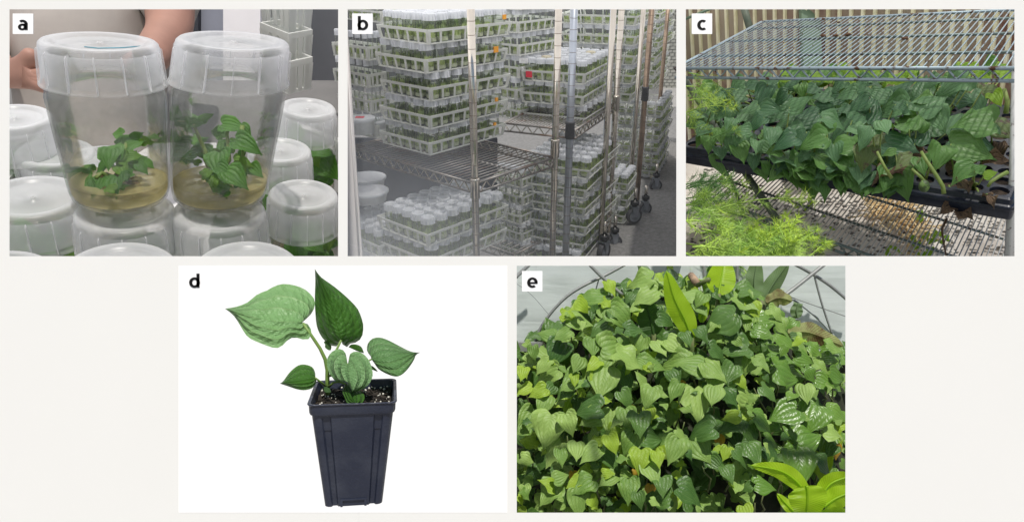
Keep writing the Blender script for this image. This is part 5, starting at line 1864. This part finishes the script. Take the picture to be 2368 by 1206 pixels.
def caster(px, py, Y, r, yaw, label):
    o = P(px, py, Y)              # wheel centre
    t = thing('caster', label, 'caster', o - BU * r, group='rack casters')
    f = yawdir(yaw); s = BU.cross(f)
    M = frame(o, f, BU, f.cross(BU))       # wheel axle along local z
    w = r * .3
    mb = MB(); mb.lathe([(r * .72, -w), (r * .96, -w), (r, -w * .6), (r, w * .6), (r * .96, w), (r * .72, w)], 26, M); wheel = mb.build('wheel', 'caster_tyre', t)
    mb = MB(); mb.lathe([(0, -w * .9), (r * .25, -w * 1.1), (r * .3, -w * .7), (r * .66, -w * .6), (r * .74, -w * .95), (r * .74, w * .95), (r * .66, w * .6), (r * .3, w * .7), (r * .25, w * 1.1), (0, w * .9)], 26, M); mb.build('rim', 'caster_grey', wheel)
    mb = MB()
    for sd in (-1, 1):
        z = sd * w * 1.35
        vs = [(-r * .16, -r * .12, z), (r * .16, -r * .12, z), (r * .42 + .0, r * 1.1, z), (-r * .5, r * 1.1, z)]
        vs2 = [(x, y, zz + sd * .004) for x, y, zz in vs]
        mb.add([M @ Vector(v) for v in vs + vs2], [(0, 1, 2, 3), (7, 6, 5, 4), (0, 4, 5, 1), (1, 5, 6, 2), (2, 6, 7, 3), (3, 7, 4, 0)])
    mb.box((-r * .5, r * 1.1, -w * 1.5), (r * .42, r * 1.22, w * 1.5), M)
    mb.build('fork', 'chrome_cool', t, smooth=False)
    top = o + BU * r * 1.22
    mb = MB(); mb.lathe([(r * .32, 0), (r * .32, r * .2), (r * .55, r * .22), (r * .55, r * .62), (r * .35, r * .7)], 16, frame(top, BX, BF, BU)); mb.build('bumper', 'black_rubber', t)
    mb = MB(); mb.tube([top + BU * r * .6, top + BU * r * 2.2], r * .22, 10); mb.build('stem', 'chrome', t)
caster(1396, 580, 4.70, .062, 40, 'near rack caster at the bottom edge beside the tall low stack')
caster(1420, 560, 4.95, .058, 75, 'grey rack caster right behind the nearest caster')
caster(1466, 498, 5.25, .062, 70, 'grey rack caster below the small low stack')
caster(1491, 482, 5.5, .056, 70, 'grey rack caster just right of the one below the small stack')
caster(1516, 428, 6.05, .056, 75, 'small rack caster at the foot of the farthest stack')
caster(1523, 340, 6.9, .05, 80, 'tiny rack caster farthest back at the right')

milky('diffuser_panel', (0.97, 0.97, 0.98), clear=0.2, transl=0.88, rough=0.5, scale=3)  # frosted sheet added out of view to soften sun on the racks
diffuser(786, 1573, 5, 2.92, 11.5, 'diffuser_panel', 'diffuser_panel', 'added frosted diffuser panel over the jar racks')

# glass door pane with a painted haze veil, in front of the racks
def hazy_pane():
    m, nt, out = new_mat('hazy_pane')
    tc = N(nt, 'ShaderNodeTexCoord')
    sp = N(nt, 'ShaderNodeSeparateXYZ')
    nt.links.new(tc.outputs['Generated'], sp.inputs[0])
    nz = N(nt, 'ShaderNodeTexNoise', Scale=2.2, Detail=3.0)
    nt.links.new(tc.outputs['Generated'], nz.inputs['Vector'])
    # painted haze: the veil is thickest in the lower left corner
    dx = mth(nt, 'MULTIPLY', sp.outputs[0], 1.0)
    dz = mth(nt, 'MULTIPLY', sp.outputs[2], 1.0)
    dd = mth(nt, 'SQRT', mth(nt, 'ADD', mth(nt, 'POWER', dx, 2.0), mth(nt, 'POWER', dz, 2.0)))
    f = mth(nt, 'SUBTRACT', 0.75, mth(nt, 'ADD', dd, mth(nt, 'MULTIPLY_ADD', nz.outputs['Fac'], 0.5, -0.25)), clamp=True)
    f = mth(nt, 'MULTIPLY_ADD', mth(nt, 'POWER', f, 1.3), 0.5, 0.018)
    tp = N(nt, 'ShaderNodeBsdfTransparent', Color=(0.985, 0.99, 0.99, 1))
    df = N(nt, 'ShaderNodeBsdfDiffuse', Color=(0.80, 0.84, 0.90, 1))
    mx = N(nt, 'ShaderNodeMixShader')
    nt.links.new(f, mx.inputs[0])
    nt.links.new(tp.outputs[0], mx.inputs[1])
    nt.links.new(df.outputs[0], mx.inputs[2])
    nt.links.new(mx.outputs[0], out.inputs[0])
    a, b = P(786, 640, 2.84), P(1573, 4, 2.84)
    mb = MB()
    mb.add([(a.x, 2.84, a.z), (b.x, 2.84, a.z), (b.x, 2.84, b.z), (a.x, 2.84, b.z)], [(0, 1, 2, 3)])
    mb.build('door_pane', 'hazy_pane', smooth=False, label='glass door pane with painted haze in front of the jar racks', category='glass door')
hazy_pane()

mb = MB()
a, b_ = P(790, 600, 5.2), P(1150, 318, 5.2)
mb.box((a.x, 5.2, a.z), (b_.x, 5.3, b_.z))  # dark box standing in for the shade under the near shelf
plain('gap_shade', (0.025, 0.03, 0.045), rough=0.7)
mb.build('cabinet_or_gap_shade', 'gap_shade', smooth=False, label='dark sheet added as shade in the gap under the near wire shelf', category='cabinet')
# ------------------------------------------------------------------ picture a: culture jars standing on jar lids
milky('clear_lid', (0.95, 0.955, 0.97), clear=0.6, transl=0.45, rough=0.28, scale=30)
milky('low_lid', (0.95, 0.955, 0.965), clear=0.42, transl=0.4, rough=0.28, scale=30)
thin_glass('hero_glass', (0.995, 0.997, 0.995), (0.86, 0.89, 0.89), film=0.13, blend=0.14)
milky('agar_gel', (0.97, 0.86, 0.46), clear=0.5, transl=0.6, rough=0.08, scale=14)
leaf_mat('jar_leaf', (0.07, 0.21, 0.03), (0.15, 0.36, 0.06), (0.26, 0.46, 0.12), rough=0.45, transl=0.3, rvar=0.35, quilt=0.5)
leaf_mat('jar_leaf_light', (0.14, 0.32, 0.03), (0.24, 0.44, 0.06), (0.32, 0.5, 0.12), rough=0.45, transl=0.4, rvar=0.3, quilt=0.5)
plain('root_pale', (0.46, 0.36, 0.18), rough=0.6, col2=(0.62, 0.52, 0.3), scale=30)
plain('root_brown', (0.16, 0.11, 0.06), rough=0.8, col2=(0.28, 0.2, 0.11), scale=30)
plain('shirt_cloth', (0.40, 0.365, 0.335), rough=0.85, var=0.08, scale=3, bump=0.3, bscale=8)
plain('person_skin', (0.36, 0.19, 0.14), rough=0.55, var=0.08, scale=5)
plain('trouser_cloth', (0.03, 0.035, 0.05), rough=0.9)
plain('short_hair', (0.03, 0.02, 0.015), rough=0.7)
plain('cabinet_dark', (0.02, 0.022, 0.03), rough=0.5)
plain('panel_bluegrey', (0.24, 0.25, 0.30), rough=0.6, var=0.06, scale=2)
plain('panel_white', (0.80, 0.77, 0.78), rough=0.6, var=0.04, scale=2)
plain('wall_slate', (0.075, 0.078, 0.088), rough=0.7, var=0.08, scale=2)
plain('counter_grey', (0.17, 0.165, 0.16), rough=0.6, var=0.15, scale=2)
plain('tray_white', (0.74, 0.73, 0.72), rough=0.5)
plain('marker_blue', (0.10, 0.30, 0.38), rough=0.6)

d0 = (P(402, 307, 1) - EYE).normalized()
AR = d0.cross(Vector((0, 0, 1))).normalized()
AV = AR.cross(d0)
AROLL = R(5.5)
AR, AV = AR * math.cos(AROLL) + AV * math.sin(AROLL), AV * math.cos(AROLL) - AR * math.sin(AROLL)
AE = R(24)
AH = R(17)
AUP = AV * math.cos(AE) - d0 * math.sin(AE)
AF = d0 * math.cos(AE) + AV * math.sin(AE)
AO = P(402, 480, 2.35)
AFH = d0 * math.cos(AH) + AV * math.sin(AH)
def ahit(px, py, h=0.0):
    return plane_hit(px, py, AO + AUP * h, AUP)

def axis_frame(base, up):
    z = up.normalized()
    x = (AR - z * AR.dot(z)).normalized()
    return frame(base, x, z.cross(x), z)

def lid_mesh(mb, rb, rt, z0, z1, ribs, M, seg=48, nub=True):
    h = z1 - z0
    mb.lathe([(rb * 1.0, z0), (rb * 1.005, z0 + h * .015), (rb * .985, z0 + h * .03), (rb * .95, z0 + h * .13), (rt * .985, z0 + h * .86), (rt * .97, z0 + h * .94), (rt * .93, z0 + h * .99), (rt * .88, z1),
              (rt * .76, z1 - h * .005), (rt * .72, z1 - h * .06), (rt * .66, z1 - h * .075), (rt * .06, z1 - h * .06), (rt * .05, z1 - h * .03), (rt * .025, z1 - h * .03), (rt * .02, z1 - h * .055), (0, z1 - h * .055)], seg, M)
    mb.lathe([(rb * .90, z0 + h * .10), (rt * .91, z0 + h * .45), (rt * .91, z0 + h * .78), (rt * .94, z0 + h * .82)], seg, M)      # inner skirt
    for k in range(ribs):
        Mr = M @ Matrix.Rotation(2 * math.pi * (k + .35) / ribs, 4, 'Z')
        th = rt * .010
        vs = []
        for (r_, z) in ((rb * .93, z0 + h * .05), (rb * 1.0, z0 + h * .035), (rb * .995, z0 + h * .16), (rt * 1.03, z0 + h * .80), (rt * .99, z0 + h * .85), (rt * .95, z0 + h * .85)):
            vs += [Mr @ Vector((r_, -th, z)), Mr @ Vector((r_, th, z))]
        n = 6
        fs = [(2 * i, 2 * ((i + 1) % n), 2 * ((i + 1) % n) + 1, 2 * i + 1) for i in range(n)] + [tuple(2 * i for i in range(n)), tuple(2 * i + 1 for i in range(n))[::-1]]
        mb.add(vs, fs)

HL = [heart_leaf_mesh('jar_leaf_shape', m_, width=rnd(.95, 1.2), cup=rnd(-.1, .4), droop=rnd(.1, .4), fold=rnd(0, .25), wave=.08, seed=500 + q, ns=3) for q, m_ in enumerate(['jar_leaf'] * 4 + ['jar_leaf_light'] * 3)]

def hero(bpx, bpy_, tpx, tpy, label, leaves, stems, roots):
    base = ahit(bpx, bpy_, .002)
    lo, hi = .1, 1.2
    for _ in range(40):
        m = (lo + hi) / 2
        if proj(base + AUP * m)[1] > tpy: lo = m
        else: hi = m
    top = ahit(tpx, tpy, lo)
    ax = top - base
    L = ax.length
    # the jar leans a little but its rings stay level with the lids below
    M = frame(base, AR, AFH, ax.normalized())
    t = thing('culture_jar', label, 'jar', base, group='large culture jars')
    def rw(tt, rpx):
        p = base + ax * tt
        return .885 * rpx / K * (p.y - EYE.y)
    tab = [(0.012, 30), (.006, 60), (.0, 90), (.012, 102), (.04, 112), (.10, 118), (.22, 123), (.35, 128), (.50, 134), (.60, 138), (.68, 141), (.72, 138), (.745, 128), (.765, 122), (.94, 122)]
    mb = MB()
    mb.lathe([(0.0, .012 * L)] + [(rw(a, r_), a * L) for a, r_ in tab], 64, M)
    body = mb.build('glass_body', 'hero_glass', t)
    mb = MB()
    mb.lathe([(0.0, .03 * L)] + [(rw(a, r_) * .955, max(.03, a) * L) for a, r_ in tab[2:]], 64, M)
    mb.build('glass_inner_wall', 'hero_glass', body)
    mb = MB()
    mb.lathe([(0, .034 * L), (rw(.04, 99), .036 * L), (rw(.06, 108), .06 * L), (rw(.10, 112), .10 * L), (rw(.145, 114), .143 * L), (rw(.145, 108), .139 * L), (0, .138 * L)], 56, M)
    mb.build('agar', 'agar_gel', t)
    mb = MB()
    lid_mesh(mb, rw(.75, 148), rw(.98, 142), .755 * L, 1.0 * L, 14, M, 64)
    lid = mb.build('lid', 'clear_lid', t)
    mid = base + ax * .16
    def dep(px, py, off):          # point inside the jar seen at that pixel, off towards the back
        Y = mid.y + off
        return P(px, py, Y)
    for (px, py, Lp, a, kd, off) in leaves:
        p = dep(px, py, off)
        ar = R(a)
        nrm = Vector((random.uniform(-.3, .3), -1, .55))
        yd = Vector((math.cos(ar), 0, math.sin(ar)))
        y2 = (yd - nrm * (yd.dot(nrm) / nrm.length_squared)).normalized()
        size = Lp / K * p.y
        link('leaf', HL[kd], t, leaf_matrix(p - y2 * size * .42, y2, nrm, size))
    rl = random.Random(bpx + 5)
    for k in range(30):
        q = rl.choice(leaves)
        p = dep(q[0] + rl.uniform(-26, 26), min(440, q[1] + rl.uniform(-10, 40)), q[5] + rl.uniform(-.02, .08))
        ar = rl.uniform(0, 6.28)
        nrm = Vector((rl.uniform(-.6, .6), -1, rl.uniform(.1, 1.2)))
        yd = Vector((math.cos(ar), 0, math.sin(ar)))
        link('leaf', HL[rl.randrange(7)], t, leaf_matrix(p, yd, nrm, rl.uniform(16, 32) / K * p.y))
    for pts in stems:
        mb = MB()
        mb.tube([dep(*q) for q in pts], [.0085, .0075, .006, .005][:len(pts)], 7)
        mb.build('stem', 'stem_green', t)
    mb = MB()
    rr = random.Random(bpx)
    for k in range(roots):
        a = rr.uniform(0, 6.28)
        q = [M @ Vector((rr.uniform(-.3, .3) * rw(.1, 90), rr.uniform(-.3, .3) * rw(.1, 90), .15 * L))]
        for j in range(4):
            a += rr.uniform(-.5, .5)
            q.append(q[-1] + M.to_3x3() @ Vector((.028 * math.cos(a), .028 * math.sin(a), -.011 * L * (1 if j < 3 else .5))))
        mb.tube(q, [.004, .0035, .003, .0022, .0015], 5)
    mb.build('roots', 'root_pale', t, kind='stuff')
    mb = MB()
    for k in range(14):
        a, r_ = rr.uniform(0, 6.28), rr.uniform(0, .45) * rw(.1, 95)
        mb.ball(M @ Vector((r_ * math.cos(a), r_ * math.sin(a), rr.uniform(.10, .17) * L)), rr.uniform(.010, .022), 7, 5, (1.3, 1, .8), .3)
    mb.build('callus', 'root_brown', t, kind='stuff')
    return t, M, L, top, rw
hl = hero(283, 462, 230, 94, 'left jar with a drooping broad-leaved green plantlet, standing on a lid',
     [(264, 345, 64, 95, 0, -.02), (222, 430, 52, -100, 1, -.07), (268, 428, 54, -80, 2, -.09), (180, 405, 52, 150, 3, .02), (300, 360, 46, 20, 4, -.03), (310, 335, 44, 60, 0, .05), (290, 320, 40, 75, 1, .08),
      (305, 385, 34, -30, 5, 0), (240, 385, 44, -150, 3, 0), (252, 362, 50, -95, 0, -.05), (310, 372, 40, -5, 6, -.01), (196, 395, 40, 170, 3, .05), (285, 395, 34, -60, 5, -.06), (320, 330, 36, 10, 3, .1)],
     [((270, 420, 0), (275, 385, 0), (268, 365, -.01)), ((272, 415, 0), (285, 380, .01), (292, 330, .06)), ((265, 415, -.02), (235, 400, -.04), (222, 412, -.06))], 16)
hr = hero(507, 462, 541, 92, 'right jar with a tall-stemmed many-leaved green plantlet, standing on a lid',
     [(452, 285, 34, 20, 0, -.02), (536, 288, 56, -10, 1, -.01), (572, 335, 62, -20, 2, -.05), (545, 412, 62, -40, 3, -.09), (505, 375, 66, -80, 0, -.06), (440, 355, 48, 170, 1, .02), (500, 425, 40, -100, 4, -.1),
      (515, 440, 36, -60, 5, -.1), (470, 345, 44, 130, 3, .03), (530, 330, 46, 80, 0, .05), (485, 405, 34, 150, 6, -.06), (508, 300, 36, 100, 3, .06), (560, 375, 44, -10, 4, .02), (590, 395, 40, -40, 3, .06), (465, 325, 36, 60, 1, .05), (520, 395, 44, -30, 2, -.08), (430, 370, 34, -160, 3, .05)],
     [((490, 420, 0), (475, 350, -.01), (455, 305, -.02), (448, 288, -.02)), ((500, 420, 0), (530, 370, 0), (525, 310, 0), (528, 292, 0)), ((500, 415, 0), (560, 380, -.02), (562, 345, -.04)), ((495, 415, 0), (475, 370, .02), (462, 340, .03)), ((556, 320, -.02), (561, 290, -.02))], 26)
# felt pen mark on the left lid
t, M, L, top, rw = hl
mb = MB()
mb.tube([M @ Vector((rw(1, x), rw(1, y), L * .992)) for x, y in ((-30, -70), (0, -82), (50, -68), (95, -40))], .0018, 5)
mb.build('pen_mark', 'marker_blue', t)

LJ = {}
def low_jar(px, py, R0, label, leafy=True, seg=40, h=0.0):
    p = ahit(px, py, h)
    t = thing('culture_jar', label, 'jar', p - AUP * .50, group='jars standing in the tray')
    M = axis_frame(p - AUP * .50, AUP)
    Lb = .50
    key = (round(R0, 3), seg)
    if key not in LJ:
        I = Matrix.Identity(4)
        m1, m2 = MB(), MB()
        m1.lathe([(0, .01), (R0 * .85, 0), (R0 * .95, .02), (R0 * .97, Lb * .2), (R0 * .98, Lb * .60), (R0 * .93, Lb * .67), (R0 * .84, Lb * .70), (R0 * .84, Lb * .9)], seg, I)
        lid_mesh(m2, R0 * 1.04, R0 * .97, Lb * .71, Lb, 14, I, seg)
        LJ[key] = (m1.mesh('low_jar_body', 'hero_glass'), m2.mesh('low_jar_lid', 'low_lid'))
    b = link('glass_body', LJ[key][0], t, M)
    link('lid', LJ[key][1], t, M)
    if leafy:
        rr = random.Random(px)
        for k in range(16):
            a, r_ = rr.uniform(0, 6.28), rr.uniform(.1, .75) * R0
            q = M @ Vector((r_ * math.cos(a), r_ * math.sin(a), rr.uniform(.12, .34)))
            ar = rr.uniform(0, 6.28)
            nrm = Vector((rr.uniform(-.4, .4), -1, .6))
            yd = Vector((math.cos(ar), 0, math.sin(ar)))
            link('leaf', HL[rr.choice((0, 1, 2, 3, 3, 4))], t, leaf_matrix(q, yd, nrm, rr.uniform(.08, .13)))
        mb = MB()
        mb.lathe([(0, .02), (R0 * .9, .03), (R0 * .92, .09), (0, .10)], 20, M)
        mb.build('agar', 'agar_gel', t)
low_jar(76, 452, .160, 'jar at the left whose lid is half hidden behind the left upper jar')
low_jar(289, 486, .158, 'jar carrying the left upper jar on its lid')
low_jar(508, 486, .158, 'jar carrying the right upper jar on its lid')
low_jar(702, 448, .132, 'jar at the right with a wide clear view of its lid')
low_jar(-10, 640, .150, 'jar lid just showing in the bottom left corner', False)
low_jar(276, 622, .165, 'front jar lid cut by the bottom edge, left of the middle')
low_jar(572, 616, .165, 'front jar lid cut by the bottom edge, right of the middle')
low_jar(128, 350, .135, 'jar with pale lid behind the left upper jar', True)
low_jar(648, 345, .130, 'jar with pale lid behind the right upper jar', True)
low_jar(238, 365, .120, 'jar lid seen through the glass of the left upper jar', True)
low_jar(32, 268, .125, 'small far jar at the left edge', True, h=.12)
low_jar(712, 248, .125, 'small far jar at the right beside the white baskets', True, h=.10)

# white tray the lower jars stand in
t = thing('jar_tray', 'white plastic tray under the standing jars', 'tray', ahit(400, 500, -.5))
def bar_on(p0, p1, h, w, hh, name):
    a, b = ahit(*p0, h), ahit(*p1, h)
    d = (b - a).normalized(); s_ = AUP.cross(d)
    mb = MB()
    M = frame(a, d, s_, AUP)
    mb.box((0, -w, -hh), ((b - a).length, w, 0), M)
    mb.build(name, 'tray_white', t, smooth=False)
bar_on((-20, 440), (125, 285), -.10, .02, .12, 'rim')
bar_on((640, 268), (788, 325), -.12, .02, .12, 'rim')
mb = MB()
mb.add([ahit(-60, 680, -.52), ahit(800, 700, -.52), ahit(790, 330, -.52), ahit(-60, 330, -.52)], [(0, 1, 2, 3)])
mb.build('floor_plate', 'tray_white', t, smooth=False)

# worktop and the room behind
mb = MB()
c = [P(-60, 640, 2.9), P(793, 640, 2.9), P(793, 186, 4.7), P(-60, 186, 4.7)]
mb.add(c, [(0, 1, 2, 3)])
mb.build('worktop', 'counter_grey', label='grey laboratory worktop behind the jars', category='worktop', smooth=False)
def wall_panel(x0, x1, y0, y1, Y, mat, name, label, cat):
    a, b = P(x0, y1, Y), P(x1, y0, Y)
    mb = MB(); mb.box((a.x, Y, a.z), (b.x, Y + .08, b.z))
    mb.build(name, mat, label=label, category=cat, smooth=False)
wall_panel(-60, 793, -60, 330, 5.3, 'wall_slate', 'slate_wall', 'dark slate grey wall at the back of the laboratory', 'wall')
wall_panel(380, 458, -50, 330, 4.9, 'cabinet_dark', 'cabinet_or_gap_shade', 'tall dark cabinet between the person and the grey panel', 'cabinet')
wall_panel(446, 518, -50, 260, 4.95, 'panel_bluegrey', 'grey_panel', 'blue-grey wall panel right of the dark cabinet', 'panel')
wall_panel(516, 602, -50, 260, 4.85, 'panel_white', 'white_door', 'plain white door left of the white baskets', 'door')
# stack of white baskets at the right
for k, (y, hh) in enumerate(((205, .24), (135, .22), (62, .20))):
    o = P(668, y + 14, 3.95)
    basket(frame(o, AR * .83 + AF * .55, AF * .83 - AR * .55, AUP), .17, .22, hh * .8, 4, 4, 'white basket behind the right upper jar, %s of three' % ['bottom', 'middle', 'top'][k], True)

def person():
    t = thing('person', 'person in a beige short-sleeved shirt standing behind the jars with a hand raised', 'person', P(210, 900, 3.75))
    J = {}
    verts, edges, rad = [], [], []
    def v(p, r_, par=None):
        verts.append(p); rad.append(r_)
        if par is not None: edges.append((par, len(verts) - 1))
        return len(verts) - 1
    Y = 3.8
    pel = v(P(215, 560, Y), .33)
    wa = v(P(213, 330, Y), .31, pel)
    ch = v(P(212, 120, Y), .36, wa)
    sh = v(P(212, -40, Y + .02), .30, ch)
    nk = v(P(212, -110, Y), .13, sh)
    hd = v(P(212, -190, Y - .03), .20, nk)
    v(P(212, -270, Y - .02), .18, hd)
    hips = []
    for s_ in (-1, 1):
        hp = v(P(215 + s_ * 75, 640, Y), .19, pel)
        kn = v(P(215 + s_ * 80, 960, Y), .13, hp)
        v(P(215 + s_ * 80, 1010, Y), .12, kn)
    # viewer's right arm: upper arm, forearm going down behind the jar
    s1 = v(P(390, -40, Y), .16, sh)
    e1 = v(P(395, 70, Y - .30), .115, s1)
    w1 = v(P(335, 150, Y - .75), .08, e1)
    h1 = v(P(300, 165, Y - .85), .075, w1)
    # viewer's left arm, hand open
    s2 = v(P(35, -40, Y), .16, sh)
    e2 = v(P(-45, 120, Y - .30), .12, s2)
    w2 = v(P(8, 172, Y - .75), .065, e2)
    p2 = v(P(55, 178, Y - .85), .058, w2)
    for (x1, y1, x2, y2) in ((100, 172, 128, 176), (100, 182, 130, 190), (96, 190, 122, 200), (90, 196, 112, 206)):
        f1 = v(P(x1, y1, Y - .88), .032, p2)
        v(P(x2, y2, Y - .90), .024, f1)
    th = v(P(66, 140, Y - .9), .042, p2)
    v(P(74, 112, Y - .92), .034, th)
    me = bpy.data.meshes.new('person_body')
    me.from_pydata(verts, edges, [])
    me.materials.append(MATS['person_skin'])
    o = link('body', me, t)
    md = o.modifiers.new('skin', 'SKIN')
    md.use_smooth_shade = True
    for i, sv in enumerate(me.skin_vertices[0].data):
        sv.radius = (rad[i], rad[i])
        sv.use_root = i == 0
    ss = o.modifiers.new('sub', 'SUBSURF'); ss.levels = 2; ss.render_levels = 2
    # shirt with sleeves
    me2 = bpy.data.meshes.new('shirt')
    sv_ = [P(215, 560, Y), P(213, 330, Y), P(212, 120, Y), P(212, -40, Y + .02), P(212, -85, Y), P(390, -40, Y), P(396, 34, Y - .20), P(35, -40, Y), P(-20, 70, Y - .2)]
    se = [(0, 1), (1, 2), (2, 3), (3, 4), (3, 5), (5, 6), (3, 7), (7, 8)]
    sr = [.37, .36, .41, .35, .17, .215, .175, .215, .18]
    me2.from_pydata(sv_, se, [])
    me2.materials.append(MATS['shirt_cloth'])
    o2 = link('shirt', me2, t)
    md = o2.modifiers.new('skin', 'SKIN'); md.use_smooth_shade = True
    for i, q in enumerate(me2.skin_vertices[0].data):
        q.radius = (sr[i], sr[i]); q.use_root = i == 0
    ss = o2.modifiers.new('sub', 'SUBSURF'); ss.levels = 2; ss.render_levels = 2
    mb = MB()
    mb.ball(P(212, -225, Y), .23, 16, 10, (1, 1.05, 1.1))
    mb.build('hair', 'short_hair', t)
    for s_ in (-1, 1):
        mb = MB()
        mb.tube([P(215 + s_ * 70, 600, Y), P(215 + s_ * 80, 1010, Y)], [.24, .17], 12)
        mb.build('trouser_leg', 'trouser_cloth', t)
person()

milky('diffuser_sheet', (0.97, 0.97, 0.98), clear=0.4, transl=0.9, rough=0.5, scale=3)  # added unseen sheet that softens the sun on the large jars
mb = MB()
za, zb = EYE.z + .615, EYE.z + .615 + .9 * 3.9
mb.add([(-3.6, 1.63, za), (-.42, 1.63, za), (-1.0, 5.53, zb), (-6.0, 5.53, zb)], [(0, 1, 2, 3)])
mb.build('diffuser_sheet', 'diffuser_sheet', label='added sloping frosted diffuser sheet over the laboratory bay', category='diffuser')

# upright partitions between the three bays
def partition(px, Y0, Y1, name, label):
    a, b = P(px, 603, Y0), P(px, 603, Y1)
    d = Vector((0.006, 0, 0))
    top = lambda p, Y: Vector((p.x, p.y, EYE.z + .374 * Y))
    bot = lambda p: Vector((p.x, p.y, EYE.z - .01))
    mb = MB()
    c = [bot(a), bot(b), top(b, Y1), top(a, Y0)]
    mb.add(c + [p + d for p in c], [(0, 1, 2, 3), (7, 6, 5, 4), (0, 4, 5, 1), (1, 5, 6, 2), (2, 6, 7, 3), (3, 7, 4, 0)])
    mb.build(name, 'panel_white', smooth=False, label=label, category='partition')
partition(792, 1.66, 5.2, 'partition', 'thin white partition between the large jars and the jar racks')
partition(1574, 2.86, 6.8, 'partition', 'thin white partition between the jar racks and the seedling bay')
